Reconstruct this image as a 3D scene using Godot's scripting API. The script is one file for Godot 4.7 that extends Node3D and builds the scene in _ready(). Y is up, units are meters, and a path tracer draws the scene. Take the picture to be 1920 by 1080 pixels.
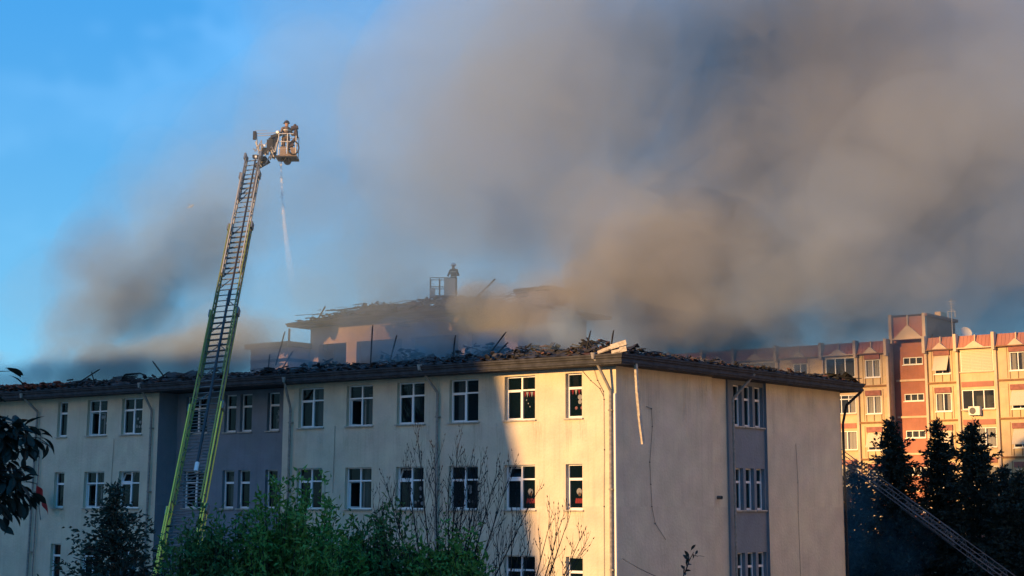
extends Node3D

var rng := RandomNumberGenerator.new()
var taken := {}
var window_kinds := {}

class MB:
	var v := PackedVector3Array()
	var n := PackedVector3Array()
	var c := PackedColorArray()
	var col := Color.WHITE
	func tri(a: Vector3, b: Vector3, d: Vector3) -> void:
		var k := (b - a).cross(d - a)
		if k.length_squared() < 1e-16:
			return
		k = k.normalized()
		v.append(a); v.append(d); v.append(b)
		for i in 3:
			n.append(k); c.append(col)
	func smooth_tri(a: Vector3, b: Vector3, d: Vector3, na: Vector3, nb: Vector3, nd: Vector3) -> void:
		v.append(a); v.append(d); v.append(b)
		n.append(na); n.append(nd); n.append(nb)
		for i in 3:
			c.append(col)
	func quad(a: Vector3, b: Vector3, d: Vector3, e: Vector3) -> void:
		tri(a, b, d)
		tri(a, d, e)
	func box(center: Vector3, size: Vector3, basis := Basis()) -> void:
		var x := basis.x * size.x * 0.5
		var y := basis.y * size.y * 0.5
		var z := basis.z * size.z * 0.5
		var p := []
		for s in [[-1, -1, -1], [1, -1, -1], [1, 1, -1], [-1, 1, -1], [-1, -1, 1], [1, -1, 1], [1, 1, 1], [-1, 1, 1]]:
			p.append(center + x * s[0] + y * s[1] + z * s[2])
		quad(p[4], p[5], p[6], p[7])
		quad(p[1], p[0], p[3], p[2])
		quad(p[5], p[1], p[2], p[6])
		quad(p[0], p[4], p[7], p[3])
		quad(p[7], p[6], p[2], p[3])
		quad(p[0], p[1], p[5], p[4])
	func bar(a: Vector3, b: Vector3, w: float, h: float, up := Vector3.UP) -> void:
		var z := (b - a).normalized()
		var x := up.cross(z)
		if x.length() < 1e-3:
			x = Vector3.RIGHT.cross(z)
		x = x.normalized()
		box((a + b) * 0.5, Vector3(w, h, (b - a).length()), Basis(x, z.cross(x), z))
	func tube(a: Vector3, b: Vector3, ra: float, rb: float, sides := 6) -> void:
		var z := (b - a).normalized()
		var x := (Vector3.UP if absf(z.y) < 0.95 else Vector3.RIGHT).cross(z).normalized()
		var y := z.cross(x)
		for i in sides:
			var t0 := TAU * i / sides
			var t1 := TAU * (i + 1) / sides
			var d0 := x * cos(t0) + y * sin(t0)
			var d1 := x * cos(t1) + y * sin(t1)
			smooth_tri(a + d0 * ra, a + d1 * ra, b + d1 * rb, d0, d1, d1)
			smooth_tri(a + d0 * ra, b + d1 * rb, b + d0 * rb, d0, d1, d0)
	func path(points: Array, r: float, sides := 6) -> void:
		for i in points.size() - 1:
			tube(points[i], points[i + 1], r, r, sides)
	func prism(outline: Array, z0: float, z1: float, t := Transform3D()) -> void: # outline counter-clockwise seen from +z, convex
		for i in range(1, outline.size() - 1):
			tri(t * Vector3(outline[0].x, outline[0].y, z1), t * Vector3(outline[i].x, outline[i].y, z1), t * Vector3(outline[i + 1].x, outline[i + 1].y, z1))
			tri(t * Vector3(outline[0].x, outline[0].y, z0), t * Vector3(outline[i + 1].x, outline[i + 1].y, z0), t * Vector3(outline[i].x, outline[i].y, z0))
		for i in outline.size():
			var p: Vector2 = outline[i]
			var q: Vector2 = outline[(i + 1) % outline.size()]
			quad(t * Vector3(p.x, p.y, z0), t * Vector3(q.x, q.y, z0), t * Vector3(q.x, q.y, z1), t * Vector3(p.x, p.y, z1))
	func mesh() -> ArrayMesh:
		var a := []
		a.resize(Mesh.ARRAY_MAX)
		a[Mesh.ARRAY_VERTEX] = v
		a[Mesh.ARRAY_NORMAL] = n
		a[Mesh.ARRAY_COLOR] = c
		var m := ArrayMesh.new()
		m.add_surface_from_arrays(Mesh.PRIMITIVE_TRIANGLES, a)
		return m

# ---------------------------------------------------------------- naming and tagging
func numbered(called: String) -> String:
	var k: int = taken.get(called, -1) + 1
	taken[called] = k
	return called if k == 0 else "%s_%03d" % [called, k]

func tag(o: Node3D, label: String, category: String, group := "", kind := "") -> Node3D:
	if label: o.set_meta("label", label)
	if category: o.set_meta("category", category)
	if group: o.set_meta("group", group)
	if kind: o.set_meta("kind", kind)
	return o

func thing(called: String, label: String, category: String, at := Vector3.ZERO, group := "", kind := "") -> Node3D:
	var o := Node3D.new()
	o.name = numbered(called)
	o.position = at
	add_child(o)
	return tag(o, label, category, group, kind)

func obj(called: String, mb, mat: Material, parent: Node = self) -> MeshInstance3D:
	var o := MeshInstance3D.new()
	o.mesh = mb.mesh() if mb is MB else mb
	o.material_override = null
	for i in o.mesh.get_surface_count():
		o.set_surface_override_material(i, mat)
	o.name = numbered(called) if parent == self else called
	parent.add_child(o, true)
	return o

func pivot(called: String, parent: Node3D, at: Vector3, basis := Basis()) -> Node3D:
	var o := Node3D.new()
	o.name = called
	parent.add_child(o, true)
	o.transform = Transform3D(basis, at)
	return o

# ---------------------------------------------------------------- materials
func lin(r: float, g: float, b: float) -> Color:
	return Color(r, g, b).linear_to_srgb()

func plain(r: float, g: float, b: float, rough := 0.8, metal := 0.0) -> StandardMaterial3D:
	var m := StandardMaterial3D.new()
	m.albedo_color = lin(r, g, b)
	m.roughness = rough
	m.metallic = metal
	return m

func tinted(rough := 0.85) -> StandardMaterial3D: # colour comes from the vertices
	var m := StandardMaterial3D.new()
	m.vertex_color_use_as_albedo = true
	m.roughness = rough
	return m

func noise_tex(seed_: int, freq: float, lo: Color, hi: Color, size := 512, octaves := 5) -> NoiseTexture2D:
	var f := FastNoiseLite.new()
	f.seed = seed_
	f.frequency = freq
	f.fractal_octaves = octaves
	var t := NoiseTexture2D.new()
	t.width = size
	t.height = size
	t.seamless = true
	t.noise = f
	var g := Gradient.new()
	g.set_color(0, lo)
	g.set_color(1, hi)
	t.color_ramp = g
	return t

func weathered(r: float, g: float, b: float, seed_: int, amount := 0.2, metres := 6.0, relief := 1.0) -> StandardMaterial3D:
	var m := plain(r, g, b, 0.92)
	var lo := 1.0 - amount
	m.albedo_texture = noise_tex(seed_, 0.012, Color(lo, lo, lo * 0.98), Color.WHITE)
	m.uv1_triplanar = true
	m.uv1_world_triplanar = true
	m.uv1_scale = Vector3.ONE / metres
	if relief > 0.0:
		m.heightmap_enabled = true
		m.heightmap_texture = noise_tex(seed_ + 7, 0.08, Color.BLACK, Color.WHITE)
		m.heightmap_scale = relief
	return m

func stucco(r: float, g: float, b: float, seed_: int) -> StandardMaterial3D: # rendered wall: mottled, with faint rain streaks
	var side := 512
	var im := Image.create(side, side, false, Image.FORMAT_RGB8)
	var broad := FastNoiseLite.new(); broad.seed = seed_; broad.frequency = 0.012; broad.fractal_octaves = 4
	var streak := FastNoiseLite.new(); streak.seed = seed_ + 1; streak.frequency = 0.05; streak.fractal_octaves = 3
	var grain := FastNoiseLite.new(); grain.seed = seed_ + 2; grain.frequency = 0.35
	for y in side:
		for x in side:
			var k := 0.92 + 0.065 * broad.get_noise_2d(x, y) + 0.055 * grain.get_noise_2d(x, y)
			k -= 0.06 * maxf(0.0, streak.get_noise_2d(x * 1.6, y * 0.07) - 0.12)
			im.set_pixel(x, y, Color(k, k * (0.99 + 0.02 * broad.get_noise_2d(y, x)), k * 0.985))
	var m := plain(r, g, b, 0.93)
	m.albedo_texture = ImageTexture.create_from_image(im)
	m.uv1_triplanar = true
	m.uv1_world_triplanar = true
	m.uv1_scale = Vector3.ONE / 9.0
	m.heightmap_enabled = true
	m.heightmap_texture = noise_tex(seed_ + 5, 0.12, Color.BLACK, Color.WHITE)
	m.heightmap_scale = 1.2
	return m

func glass(r: float, g: float, b: float, a: float) -> StandardMaterial3D:
	var m := plain(r, g, b, 0.03)
	m.albedo_color.a = a
	m.transparency = BaseMaterial3D.TRANSPARENCY_ALPHA
	return m

# ---------------------------------------------------------------- walls and windows
func facade(mb: MB, o: Vector3, ux: Vector3, nz: Vector3, x0: float, x1: float, y0: float, y1: float, holes: Array, depth: float) -> void:
	var xs := [x0, x1]
	var ys := [y0, y1]
	for h in holes:
		xs.append_array([h[0], h[1]])
		ys.append_array([h[2], h[3]])
	xs.sort()
	ys.sort()
	for i in xs.size() - 1:
		for j in ys.size() - 1:
			if xs[i + 1] - xs[i] < 1e-4 or ys[j + 1] - ys[j] < 1e-4:
				continue
			var cx: float = (xs[i] + xs[i + 1]) * 0.5
			var cy: float = (ys[j] + ys[j + 1]) * 0.5
			var open := false
			for h in holes:
				if cx > h[0] and cx < h[1] and cy > h[2] and cy < h[3]:
					open = true
			if not open:
				mb.quad(o + ux * xs[i] + Vector3.UP * ys[j], o + ux * xs[i + 1] + Vector3.UP * ys[j], o + ux * xs[i + 1] + Vector3.UP * ys[j + 1], o + ux * xs[i] + Vector3.UP * ys[j + 1])
	var back := -nz * depth
	for h in holes:
		var a: Vector3 = o + ux * h[0] + Vector3.UP * h[2]
		var b: Vector3 = o + ux * h[1] + Vector3.UP * h[2]
		var d: Vector3 = o + ux * h[1] + Vector3.UP * h[3]
		var e: Vector3 = o + ux * h[0] + Vector3.UP * h[3]
		mb.quad(a, a + back, b + back, b)
		mb.quad(b, b + back, d + back, d)
		mb.quad(d, d + back, e + back, e)
		mb.quad(e, e + back, a + back, a)

func rect_frame(mb: MB, x0: float, x1: float, y0: float, y1: float, t: float, z: float, d: float) -> void:
	mb.box(Vector3(x0 + t * 0.5, (y0 + y1) * 0.5, z), Vector3(t, y1 - y0, d))
	mb.box(Vector3(x1 - t * 0.5, (y0 + y1) * 0.5, z), Vector3(t, y1 - y0, d))
	mb.box(Vector3((x0 + x1) * 0.5, y0 + t * 0.5, z), Vector3(x1 - x0 - 2 * t, t, d))
	mb.box(Vector3((x0 + x1) * 0.5, y1 - t * 0.5, z), Vector3(x1 - x0 - 2 * t, t, d))

func pane_mesh(w: float, h: float) -> MB:
	var mb := MB.new()
	mb.quad(Vector3(-w / 2, -h / 2, 0), Vector3(w / 2, -h / 2, 0), Vector3(w / 2, h / 2, 0), Vector3(-w / 2, h / 2, 0))
	return mb

# a school window: white plastic frame set back in its opening, transom lights above, casements below; style 0 shut, 1 left casement ajar, 2 fanlight tilted
func school_window(parent: Node3D, o: Vector3, basis: Basis, w: float, h: float, style: int, frame_m: Material, glass_m: Material, sill_m: Material) -> Node3D:
	var key := "%.2f %.2f %d" % [w, h, style]
	if window_kinds.has(key):
		var c: Node3D = window_kinds[key].duplicate()
		c.name = "window"
		parent.add_child(c, true)
		c.transform = Transform3D(basis, o)
		return c
	var root := pivot("window", parent, o, basis)
	window_kinds[key] = root
	var z := -0.2
	var fr := MB.new()
	var t := 0.05
	rect_frame(fr, -w / 2, w / 2, 0.0, h, t, z, 0.08)
	var ty := h * 0.68
	fr.box(Vector3(0, ty, z + 0.002), Vector3(w - 2 * t, 0.06, 0.08))
	var cells := []
	if w > 1.0:
		fr.box(Vector3(0, h * 0.5, z + 0.004), Vector3(0.07, h - 2 * t, 0.08))
		for s in [-1.0, 1.0]:
			var x0: float = minf(s * 0.035, s * (w / 2 - t))
			var x1: float = maxf(s * 0.035, s * (w / 2 - t))
			cells.append([x0, x1, t, ty - 0.03, s < 0])
			cells.append([x0, x1, ty + 0.03, h - t, false])
	else:
		cells.append([-w / 2 + t, w / 2 - t, t, ty - 0.03, true])
		cells.append([-w / 2 + t, w / 2 - t, ty + 0.03, h - t, false])
	for i in cells.size():
		var q: Array = cells[i]
		var casement: bool = q[4]
		if casement and style != 1:
			rect_frame(fr, q[0], q[1], q[2], q[3], 0.03, z + 0.012, 0.07)
		var turn := Basis()
		var c := Vector3((q[0] + q[1]) * 0.5, (q[2] + q[3]) * 0.5, z + 0.005)
		if style == 1 and casement and w > 1.0:
			turn = Basis(Vector3.UP, deg_to_rad(62))
			c = Vector3(q[0], c.y, z - 0.03) + turn * Vector3((q[1] - q[0]) * 0.5, 0, 0)
			var sash := MB.new()
			rect_frame(sash, -(q[1] - q[0]) / 2, (q[1] - q[0]) / 2, -(q[3] - q[2]) / 2, (q[3] - q[2]) / 2, 0.05, 0.0, 0.06)
			var so := obj("sash", sash, frame_m, root)
			so.transform = Transform3D(turn, c)
		elif style == 2 and i == 1:
			turn = Basis(Vector3.RIGHT, deg_to_rad(-22))
			c = Vector3(c.x, q[2], z) + turn * Vector3(0, (q[3] - q[2]) * 0.5, 0)
			var sash2 := MB.new()
			rect_frame(sash2, -(q[1] - q[0]) / 2, (q[1] - q[0]) / 2, -(q[3] - q[2]) / 2, (q[3] - q[2]) / 2, 0.05, 0.0, 0.05)
			var so2 := obj("sash", sash2, frame_m, root)
			so2.transform = Transform3D(turn, c)
		var po := obj("pane", pane_mesh(q[1] - q[0], q[3] - q[2]), glass_m, root)
		po.transform = Transform3D(turn, c)
	obj("frame", fr, frame_m, root)
	var sl := MB.new()
	sl.box(Vector3(0, -0.0275, -0.07), Vector3(w + 0.12, 0.05, 0.3))
	obj("sill", sl, sill_m, root)
	return root

func _ready() -> void:
	# ------------------------------------------------------------ camera, sky, sun, exposure
	var cam := Camera3D.new()
	cam.name = "camera"
	cam.projection = Camera3D.PROJECTION_FRUSTUM # a crop from the lower part of a taller picture: the lens is shifted
	cam.near = 1.0
	cam.far = 1500.0
	cam.size = 0.343052
	cam.frustum_offset = Vector2(0, -0.057175)
	cam.position = Vector3(34.403, 0, 50.14)
	cam.rotation = Vector3(0.184946, 0.663337, 0.0028085)
	add_child(cam)
	var sky_m := ProceduralSkyMaterial.new()
	sky_m.sky_top_color = lin(0.006, 0.147, 0.42)
	sky_m.sky_horizon_color = lin(0.17, 0.40, 0.49)
	sky_m.sky_curve = 0.12
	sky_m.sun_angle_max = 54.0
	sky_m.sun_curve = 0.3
	sky_m.ground_bottom_color = lin(0.06, 0.06, 0.06)
	sky_m.ground_horizon_color = lin(0.2, 0.25, 0.27)
	sky_m.sky_cover = cirrus()
	sky_m.sky_cover_modulate = Color(1, 1, 1, 0.6)
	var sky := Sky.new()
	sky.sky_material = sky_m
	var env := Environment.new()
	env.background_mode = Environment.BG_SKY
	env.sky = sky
	env.tonemap_mode = Environment.TONE_MAPPER_LINEAR
	env.tonemap_exposure = 2.35
	env.background_energy_multiplier = 0.85
	env.volumetric_fog_enabled = true
	env.volumetric_fog_density = 0.0
	env.sdfgi_enabled = true
	env.ssao_enabled = true
	env.ssil_enabled = true
	var we := WorldEnvironment.new()
	we.name = "world_environment"
	we.environment = env
	add_child(we)
	var el := deg_to_rad(9.0)
	var az := deg_to_rad(12.0)
	var sun := DirectionalLight3D.new()
	sun.name = "sun"
	sun.light_color = lin(1.0, 0.575, 0.22)
	sun.light_energy = 1.04
	sun.light_angular_distance = 0.5
	sun.shadow_enabled = true
	add_child(sun)
	sun.look_at_from_position(Vector3(-sin(az) * cos(el), sin(el), cos(az) * cos(el)), Vector3.ZERO)

	rng.seed = 20240
	ground_and_added_blocks()
	school()
	raised_storey()
	apartments()
	turntable_ladder()
	lattice_ladder()
	rear_basket()
	trees()
	small_things()
	smoke()

func cirrus() -> ImageTexture: # thin streaks of high cloud
	var im := Image.create(1024, 512, false, Image.FORMAT_RGBA8)
	var f := FastNoiseLite.new(); f.seed = 4; f.frequency = 0.01; f.fractal_octaves = 5; f.domain_warp_enabled = true; f.domain_warp_amplitude = 40.0
	for y in 512:
		for x in 1024:
			var k := clampf((f.get_noise_2d(x * 0.8, y * 3.4) - 0.22) * 1.5, 0.0, 1.0) * clampf((300.0 - y) / 120.0, 0, 1)
			im.set_pixel(x, y, Color(0.75, 0.85, 0.9, k * 0.35))
	return ImageTexture.create_from_image(im)

func ground_and_added_blocks() -> void:
	var gm := MB.new()
	gm.quad(Vector3(-600, -5, 500), Vector3(600, -5, 500), Vector3(600, -5, -700), Vector3(-600, -5, -700))
	tag(obj("ground", gm, weathered(0.30, 0.28, 0.22, 3, 0.5, 8.0, 0.0)), "dark ground of the school yard below the buildings", "ground", "", "structure")
	# added blocks behind the camera, unseen: they shade the school and the near trees
	var wall := plain(0.66, 0.62, 0.52)
	var a := MB.new()
	a.box(Vector3(-57.5, 7.65, 88), Vector3(45, 25.3, 15))
	a.prism([Vector2(-35.5, -5), Vector2(-20.2, -5), Vector2(-23.2, 11.7), Vector2(-24.8, 17.7), Vector2(-25.8, 21.4), Vector2(-35.5, 21.4)], 80.4, 95.0)
	var n1 := thing("added_block", "added beige block across the street, outside the picture, shaped to shade the school", "building")
	obj("wall", a, wall, n1)
	var b := MB.new()
	b.box(Vector3(25.5, 0.6, 60), Vector3(71, 11.2, 14))
	var n2 := thing("added_block", "added long low block behind the viewer, outside the picture, shading the near trees", "building")
	obj("wall", b, wall, n2)
	var c := MB.new()  # added and unseen: its sunlit side throws warm light onto the school flank
	c.box(Vector3(34, 4.0, -14), Vector3(14, 18, 50), Basis(Vector3.UP, deg_to_rad(37)))
	var n3 := thing("added_block", "added beige block right of the school, outside the picture, bouncing warm light onto its flank", "building")
	obj("wall", c, plain(0.55, 0.45, 0.30), n3)

func run_profile(mb: MB, profile: Array, corners: Callable) -> void: # sweep (offset, height) points along a bent eave line
	for i in profile.size() - 1:
		var p: Array = corners.call(profile[i].x, profile[i].y)
		var q: Array = corners.call(profile[i + 1].x, profile[i + 1].y)
		for k in p.size() - 1:
			mb.quad(p[k], p[k + 1], q[k + 1], q[k])

func char_color() -> Color:
	var k := rng.randf()
	if k < 0.72:
		var g := rng.randf_range(0.012, 0.045)
		return Color(g, g * 1.0, g * 1.08)
	if k < 0.9:
		var g2 := rng.randf_range(0.03, 0.075)
		return Color(g2, g2 * 0.97, g2 * 0.93)
	return Color(0.11, 0.05, 0.035) * rng.randf_range(0.5, 1.2)

func board_kinds(mats: Array) -> Array:
	var kinds := []
	for i in 6:
		var mb := MB.new()
		var l: float = [0.5, 0.8, 1.1, 1.5, 1.9, 2.4][i]
		# a charred board: bowed, with a bite out of its burnt end
		var a := Vector3(-l / 2, 0, 0)
		var b := Vector3(0.05, 0.02 + 0.01 * i, 0.01)
		var c := Vector3(l / 2, -0.01, -0.02)
		mb.bar(a, b, 0.085, 0.035, Vector3(0, 1, 0.2))
		mb.bar(b - (b - a).normalized() * 0.03, c, 0.085, 0.04, Vector3(0, 1, 0.3))
		mb.bar(c - Vector3(0.02, 0, 0), c + Vector3(0.1, 0.012, 0.02), 0.04, 0.025)
		kinds.append(mb.mesh())
	return kinds

func deck(mb: MB, a: Vector3, b: Vector3, inward: Vector3, rise: float, width: float, seed_: int, sag: float) -> void: # what is left of a tiled slope, its upper edge broken
	var f := FastNoiseLite.new(); f.seed = seed_; f.frequency = 0.35; f.fractal_octaves = 4
	var steps := int((b - a).length() / 0.25)
	var rows := 8
	var prev := []
	for i in steps + 1:
		var p := a.lerp(b, float(i) / steps)
		var w := width * (0.75 + 0.55 * f.get_noise_1d(i * 0.9))
		var row := []
		for j in rows + 1:
			var t := float(j) / rows
			var q := p + inward * (w * t) + Vector3.UP * (w * t * rise + sag * f.get_noise_2d(i * 1.7, j * 3.0) * (0.25 + t) + (0.05 if i % 2 == 0 else 0.0) * (1.0 - t * 0.5))
			row.append(q)
		if i > 0:
			for j in rows:
				mb.col = char_color() if rng.randf() < 0.5 else mb.col
				mb.quad(prev[j], row[j], row[j + 1], prev[j + 1])
		prev = row

var board_meshes := []
var char_mats := []

func boards_along(parent: Node3D, a: Vector3, b: Vector3, inward: Vector3, count: int, reach: float, lift: float, tilt: float) -> void:
	for i in count:
		var p := a.lerp(b, rng.randf()) + inward * rng.randf_range(-0.05, reach) + Vector3.UP * (0.02 + absf(rng.randfn(0, lift)))
		var o := obj("charred_board", board_meshes[rng.randi() % board_meshes.size()], char_mats[rng.randi() % char_mats.size()], parent)
		var along := (b - a).normalized().rotated(Vector3.UP, rng.randfn(0, 0.6))
		var up := (Vector3.UP + Vector3(rng.randfn(0, 0.4), 0, rng.randfn(0, 0.4))).normalized()
		var z := along.cross(up).normalized()
		var base := Basis(along, z.cross(along), z).rotated(z, rng.randfn(0, tilt))
		o.transform = Transform3D(base.scaled(Vector3.ONE * rng.randf_range(0.4, 0.8)), p)

func rubble(mb: MB, a: Vector3, b: Vector3, inward: Vector3, count: int, reach: float, lift: float) -> void:
	for i in count:
		mb.col = char_color()
		var p := a.lerp(b, rng.randf()) + inward * rng.randf_range(0.0, reach) + Vector3.UP * absf(rng.randfn(0, lift))
		var bs := Basis.from_euler(Vector3(rng.randfn(0, 0.3), rng.randf() * TAU, rng.randfn(0, 0.3)))
		mb.box(p, Vector3(rng.randf_range(0.08, 0.34), rng.randf_range(0.015, 0.05), rng.randf_range(0.05, 0.18)), bs)

func school() -> void:
	var cream := stucco(0.70, 0.61, 0.45, 11)
	var grey := stucco(0.215, 0.245, 0.275, 31)
	var frame_m := plain(0.75, 0.74, 0.72, 0.45)
	var glass_m := glass(0.006, 0.016, 0.021, 0.45)
	glass_m.metallic_specular = 0.27
	var sill_m := weathered(0.55, 0.5, 0.42, 5, 0.25, 2.0, 0.0)
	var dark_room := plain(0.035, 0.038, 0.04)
	var eave_m := weathered(0.062, 0.062, 0.068, 41, 0.4, 3.0, 0.6)
	var pipe_m := weathered(0.36, 0.33, 0.29, 47, 0.3, 1.2, 0.0)
	var s := thing("school_building", "long three storey cream school with a burnt roof edge and grey recessed bays", "building")
	var rows := [4.811, 1.511, -1.789]
	var H := 1.64
	var top := 4.985
	# ---- walls
	var front := MB.new()
	var holes := []
	var doubles := [4.385, 7.11, 9.835, 12.585, 15.335]
	for y in rows:
		for x in doubles:
			holes.append([-x - 0.725, -x + 0.725, y - H, y])
		holes.append([-1.885 - 0.375, -1.885 + 0.375, y - H, y])
	facade(front, Vector3.ZERO, Vector3.RIGHT, Vector3.BACK, -16.96, 0.0, -5.0, top, holes, 0.32)
	var holes_l := []
	for y in rows:
		for x in [29.24, 26.75]:
			holes_l.append([-x - 0.725, -x + 0.725, y - H, y])
		for x in [31.81, 38.5]:
			holes_l.append([-x - 0.375, -x + 0.375, y - H, y])
	facade(front, Vector3.ZERO, Vector3.RIGHT, Vector3.BACK, -48.0, -24.9, -5.0, top, holes_l, 0.32)
	# right flank, and the far sides
	facade(front, Vector3.ZERO, Vector3.FORWARD, Vector3.RIGHT, 0.0, 6.6, -5.0, top, [], 0.3)
	facade(front, Vector3.ZERO, Vector3.FORWARD, Vector3.RIGHT, 10.86, 17.4, -5.0, top, [], 0.3)
	facade(front, Vector3(-0.2, 0, 0), Vector3.FORWARD, Vector3.RIGHT, 6.6, 8.0, -5.0, top, [], 0.3)
	front.quad(Vector3(0, -5, -6.6), Vector3(-0.2, -5, -6.6), Vector3(-0.2, top, -6.6), Vector3(0, top, -6.6))
	facade(front, Vector3(0, 0, -17.4), Vector3.LEFT, Vector3.FORWARD, 0.0, 48.0, -5.0, top, [], 0.3)
	facade(front, Vector3(-48, 0, -17.4), Vector3.BACK, Vector3.LEFT, 0.0, 17.4, -5.0, top, [], 0.3)
	obj("wall", front, cream, s)
	var bay := MB.new()
	var bay_holes := []
	for y in rows:
		bay_holes.append([-24.33, -22.88, y - H, y])
		for x in [21.4, 20.4, 18.7]:
			bay_holes.append([-x - 0.375, -x + 0.375, y - H, y])
	facade(bay, Vector3(0, 0, -1.1), Vector3.RIGHT, Vector3.BACK, -24.9, -16.96, -5.0, top, bay_holes, 0.32)
	bay.quad(Vector3(-24.9, -5, -0.004), Vector3(-24.9, -5, -1.1), Vector3(-24.9, top, -1.1), Vector3(-24.9, top, -0.004))
	bay.quad(Vector3(-16.96, -5, -1.1), Vector3(-16.96, -5, -0.004), Vector3(-16.96, top, -0.004), Vector3(-16.96, top, -1.1))
	obj("recessed_wall", bay, grey, s)
	bay = MB.new()
	var flank_holes := []
	for y in rows:
		for z in [8.75, 9.6, 10.45]:
			flank_holes.append([z - 0.33, z + 0.33, y - H, y])
	facade(bay, Vector3(-0.12, 0, 0), Vector3.FORWARD, Vector3.RIGHT, 8.0, 10.86, -5.0, top, flank_holes, 0.4)
	bay.quad(Vector3(-0.12, -5, -10.86), Vector3(-0.004, -5, -10.86), Vector3(-0.004, top, -10.86), Vector3(-0.12, top, -10.86))
	bay.quad(Vector3(-0.2, -5, -8.0), Vector3(-0.12, -5, -8.0), Vector3(-0.12, top, -8.0), Vector3(-0.2, top, -8.0))
	obj("recessed_wall", bay, grey, s)
	# ---- floors and inner walls, seen dimly through the panes
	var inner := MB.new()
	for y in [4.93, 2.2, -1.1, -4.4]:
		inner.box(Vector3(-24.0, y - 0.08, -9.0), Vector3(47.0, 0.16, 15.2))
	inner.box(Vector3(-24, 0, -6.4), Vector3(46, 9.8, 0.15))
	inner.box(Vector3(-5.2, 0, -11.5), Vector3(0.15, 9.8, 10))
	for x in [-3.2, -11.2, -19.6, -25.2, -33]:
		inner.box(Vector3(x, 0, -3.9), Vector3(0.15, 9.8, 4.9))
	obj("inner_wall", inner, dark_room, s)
	# ---- windows
	var front_b := Basis()
	var styles := [[0, 0, 0, 1, 0], [2, 0, 2, 1, 0], [0, 2, 0, 0, 0]]
	for r in 3:
		for k in 5:
			school_window(s, Vector3(-doubles[k], rows[r] - H, 0), front_b, 1.45, H, styles[r][k], frame_m, glass_m, sill_m)
		for x in [1.885, 31.81, 38.5]:
			school_window(s, Vector3(-x, rows[r] - H, 0), front_b, 0.75, H, 0, frame_m, glass_m, sill_m)
		for k in 2:
			school_window(s, Vector3(-[29.24, 26.75][k], rows[r] - H, 0), front_b, 1.45, H, 1 if k == 0 else (r % 2) * 2, frame_m, glass_m, sill_m)
		school_window(s, Vector3(-23.605, rows[r] - H, -1.1), front_b, 1.45, H, 0, frame_m, glass_m, sill_m)
		for x in [21.4, 20.4, 18.7]:
			school_window(s, Vector3(-x, rows[r] - H, -1.1), front_b, 0.75, H, 0, frame_m, glass_m, sill_m)
		for z in [8.75, 9.6, 10.45]:
			school_window(s, Vector3(-0.12, rows[r] - H, -z), Basis(Vector3.FORWARD, Vector3.UP, Vector3.RIGHT), 0.66, H, 0, frame_m, glass_m, sill_m)
	# ---- eave: soffit, moulded fascia and gutter in one sweep along front, right flank and back
	var eave_line := func(o: float, y: float) -> Array:
		return [Vector3(-48 - o, y, o), Vector3(o, y, o), Vector3(o, y, -17.4 - o), Vector3(-48 - o, y, -17.4 - o)]
	var ev := MB.new()
	run_profile(ev, [Vector2(-0.28, 4.985), Vector2(0.74, 4.985), Vector2(0.74, 5.03), Vector2(0.78, 5.05), Vector2(0.78, 5.12), Vector2(0.75, 5.14), Vector2(0.75, 5.19), Vector2(0.8, 5.215), Vector2(0.8, 5.27), Vector2(0.84, 5.30), Vector2(0.84, 5.36), Vector2(0.72, 5.36), Vector2(0.72, 5.28), Vector2(-0.3, 5.3)], eave_line)
	obj("eave", ev, eave_m, s)
	var slab := MB.new()
	slab.box(Vector3(-24, 5.12, -8.7), Vector3(47.2, 0.2, 16.6))
	obj("roof_slab", slab, plain(0.05, 0.05, 0.05), s)
	# ---- the burnt roof
	for i in 7:
		var g: float = [0.012, 0.016, 0.022, 0.03, 0.042, 0.06, 0.026][i]
		char_mats.append(weathered(g, g * (0.98 if i < 5 else 0.9), g * (1.06 if i < 5 else 0.82), 60 + i, 0.5, 0.7, 0.0))
	board_meshes = board_kinds(char_mats)
	var skin := tinted(0.9)
	var dk := MB.new()
	deck(dk, Vector3(-48, 5.37, 0.7), Vector3(0.5, 5.37, 0.7), Vector3(0, 0, -1), 0.22, 1.7, 3, 0.22)
	deck(dk, Vector3(0.7, 5.37, 0.6), Vector3(0.7, 5.37, -17.9), Vector3(-1, 0, 0), 0.2, 1.5, 9, 0.2)
	deck(dk, Vector3(0.7, 5.37, -18.1), Vector3(-20, 5.37, -18.1), Vector3(0, 0, 1), 0.22, 2.0, 15, 0.2)
	obj("roof_slope", dk, skin, s)
	var rb := MB.new()
	rubble(rb, Vector3(-48, 5.45, 0.6), Vector3(0.4, 5.45, 0.6), Vector3(0, 0, -1), 2600, 2.2, 0.11)
	rubble(rb, Vector3(0.6, 5.42, 0.4), Vector3(0.6, 5.42, -17.8), Vector3(-1, 0, 0), 900, 2.0, 0.09)
	# humps of fallen roof behind the edge
	for h in [[-5.5, -2.6, 2.2, 0.75], [-2.6, -2.4, 1.4, 0.7], [-9.0, -3.2, 2.5, 0.95], [-13.0, -3.4, 2.6, 0.95], [-18.0, -3.4, 2.4, 0.8], [-29.5, -1.6, 2.0, 0.45], [-6.8, -12.0, 2.0, 0.9]]:
		for i in 260:
			rb.col = char_color()
			var rr := sqrt(rng.randf())
			var th := rng.randf() * TAU
			var hp := Vector3(h[0] + cos(th) * rr * h[2], 5.4 + h[3] * (1.0 - rr * rr) * rng.randf_range(0.55, 1.25), h[1] + sin(th) * rr * 1.4)
			rb.box(hp, Vector3(rng.randf_range(0.12, 0.6), 0.035, rng.randf_range(0.05, 0.2)), Basis.from_euler(Vector3(rng.randfn(0, 0.35), rng.randf() * TAU, rng.randfn(0, 0.35))))
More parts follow.
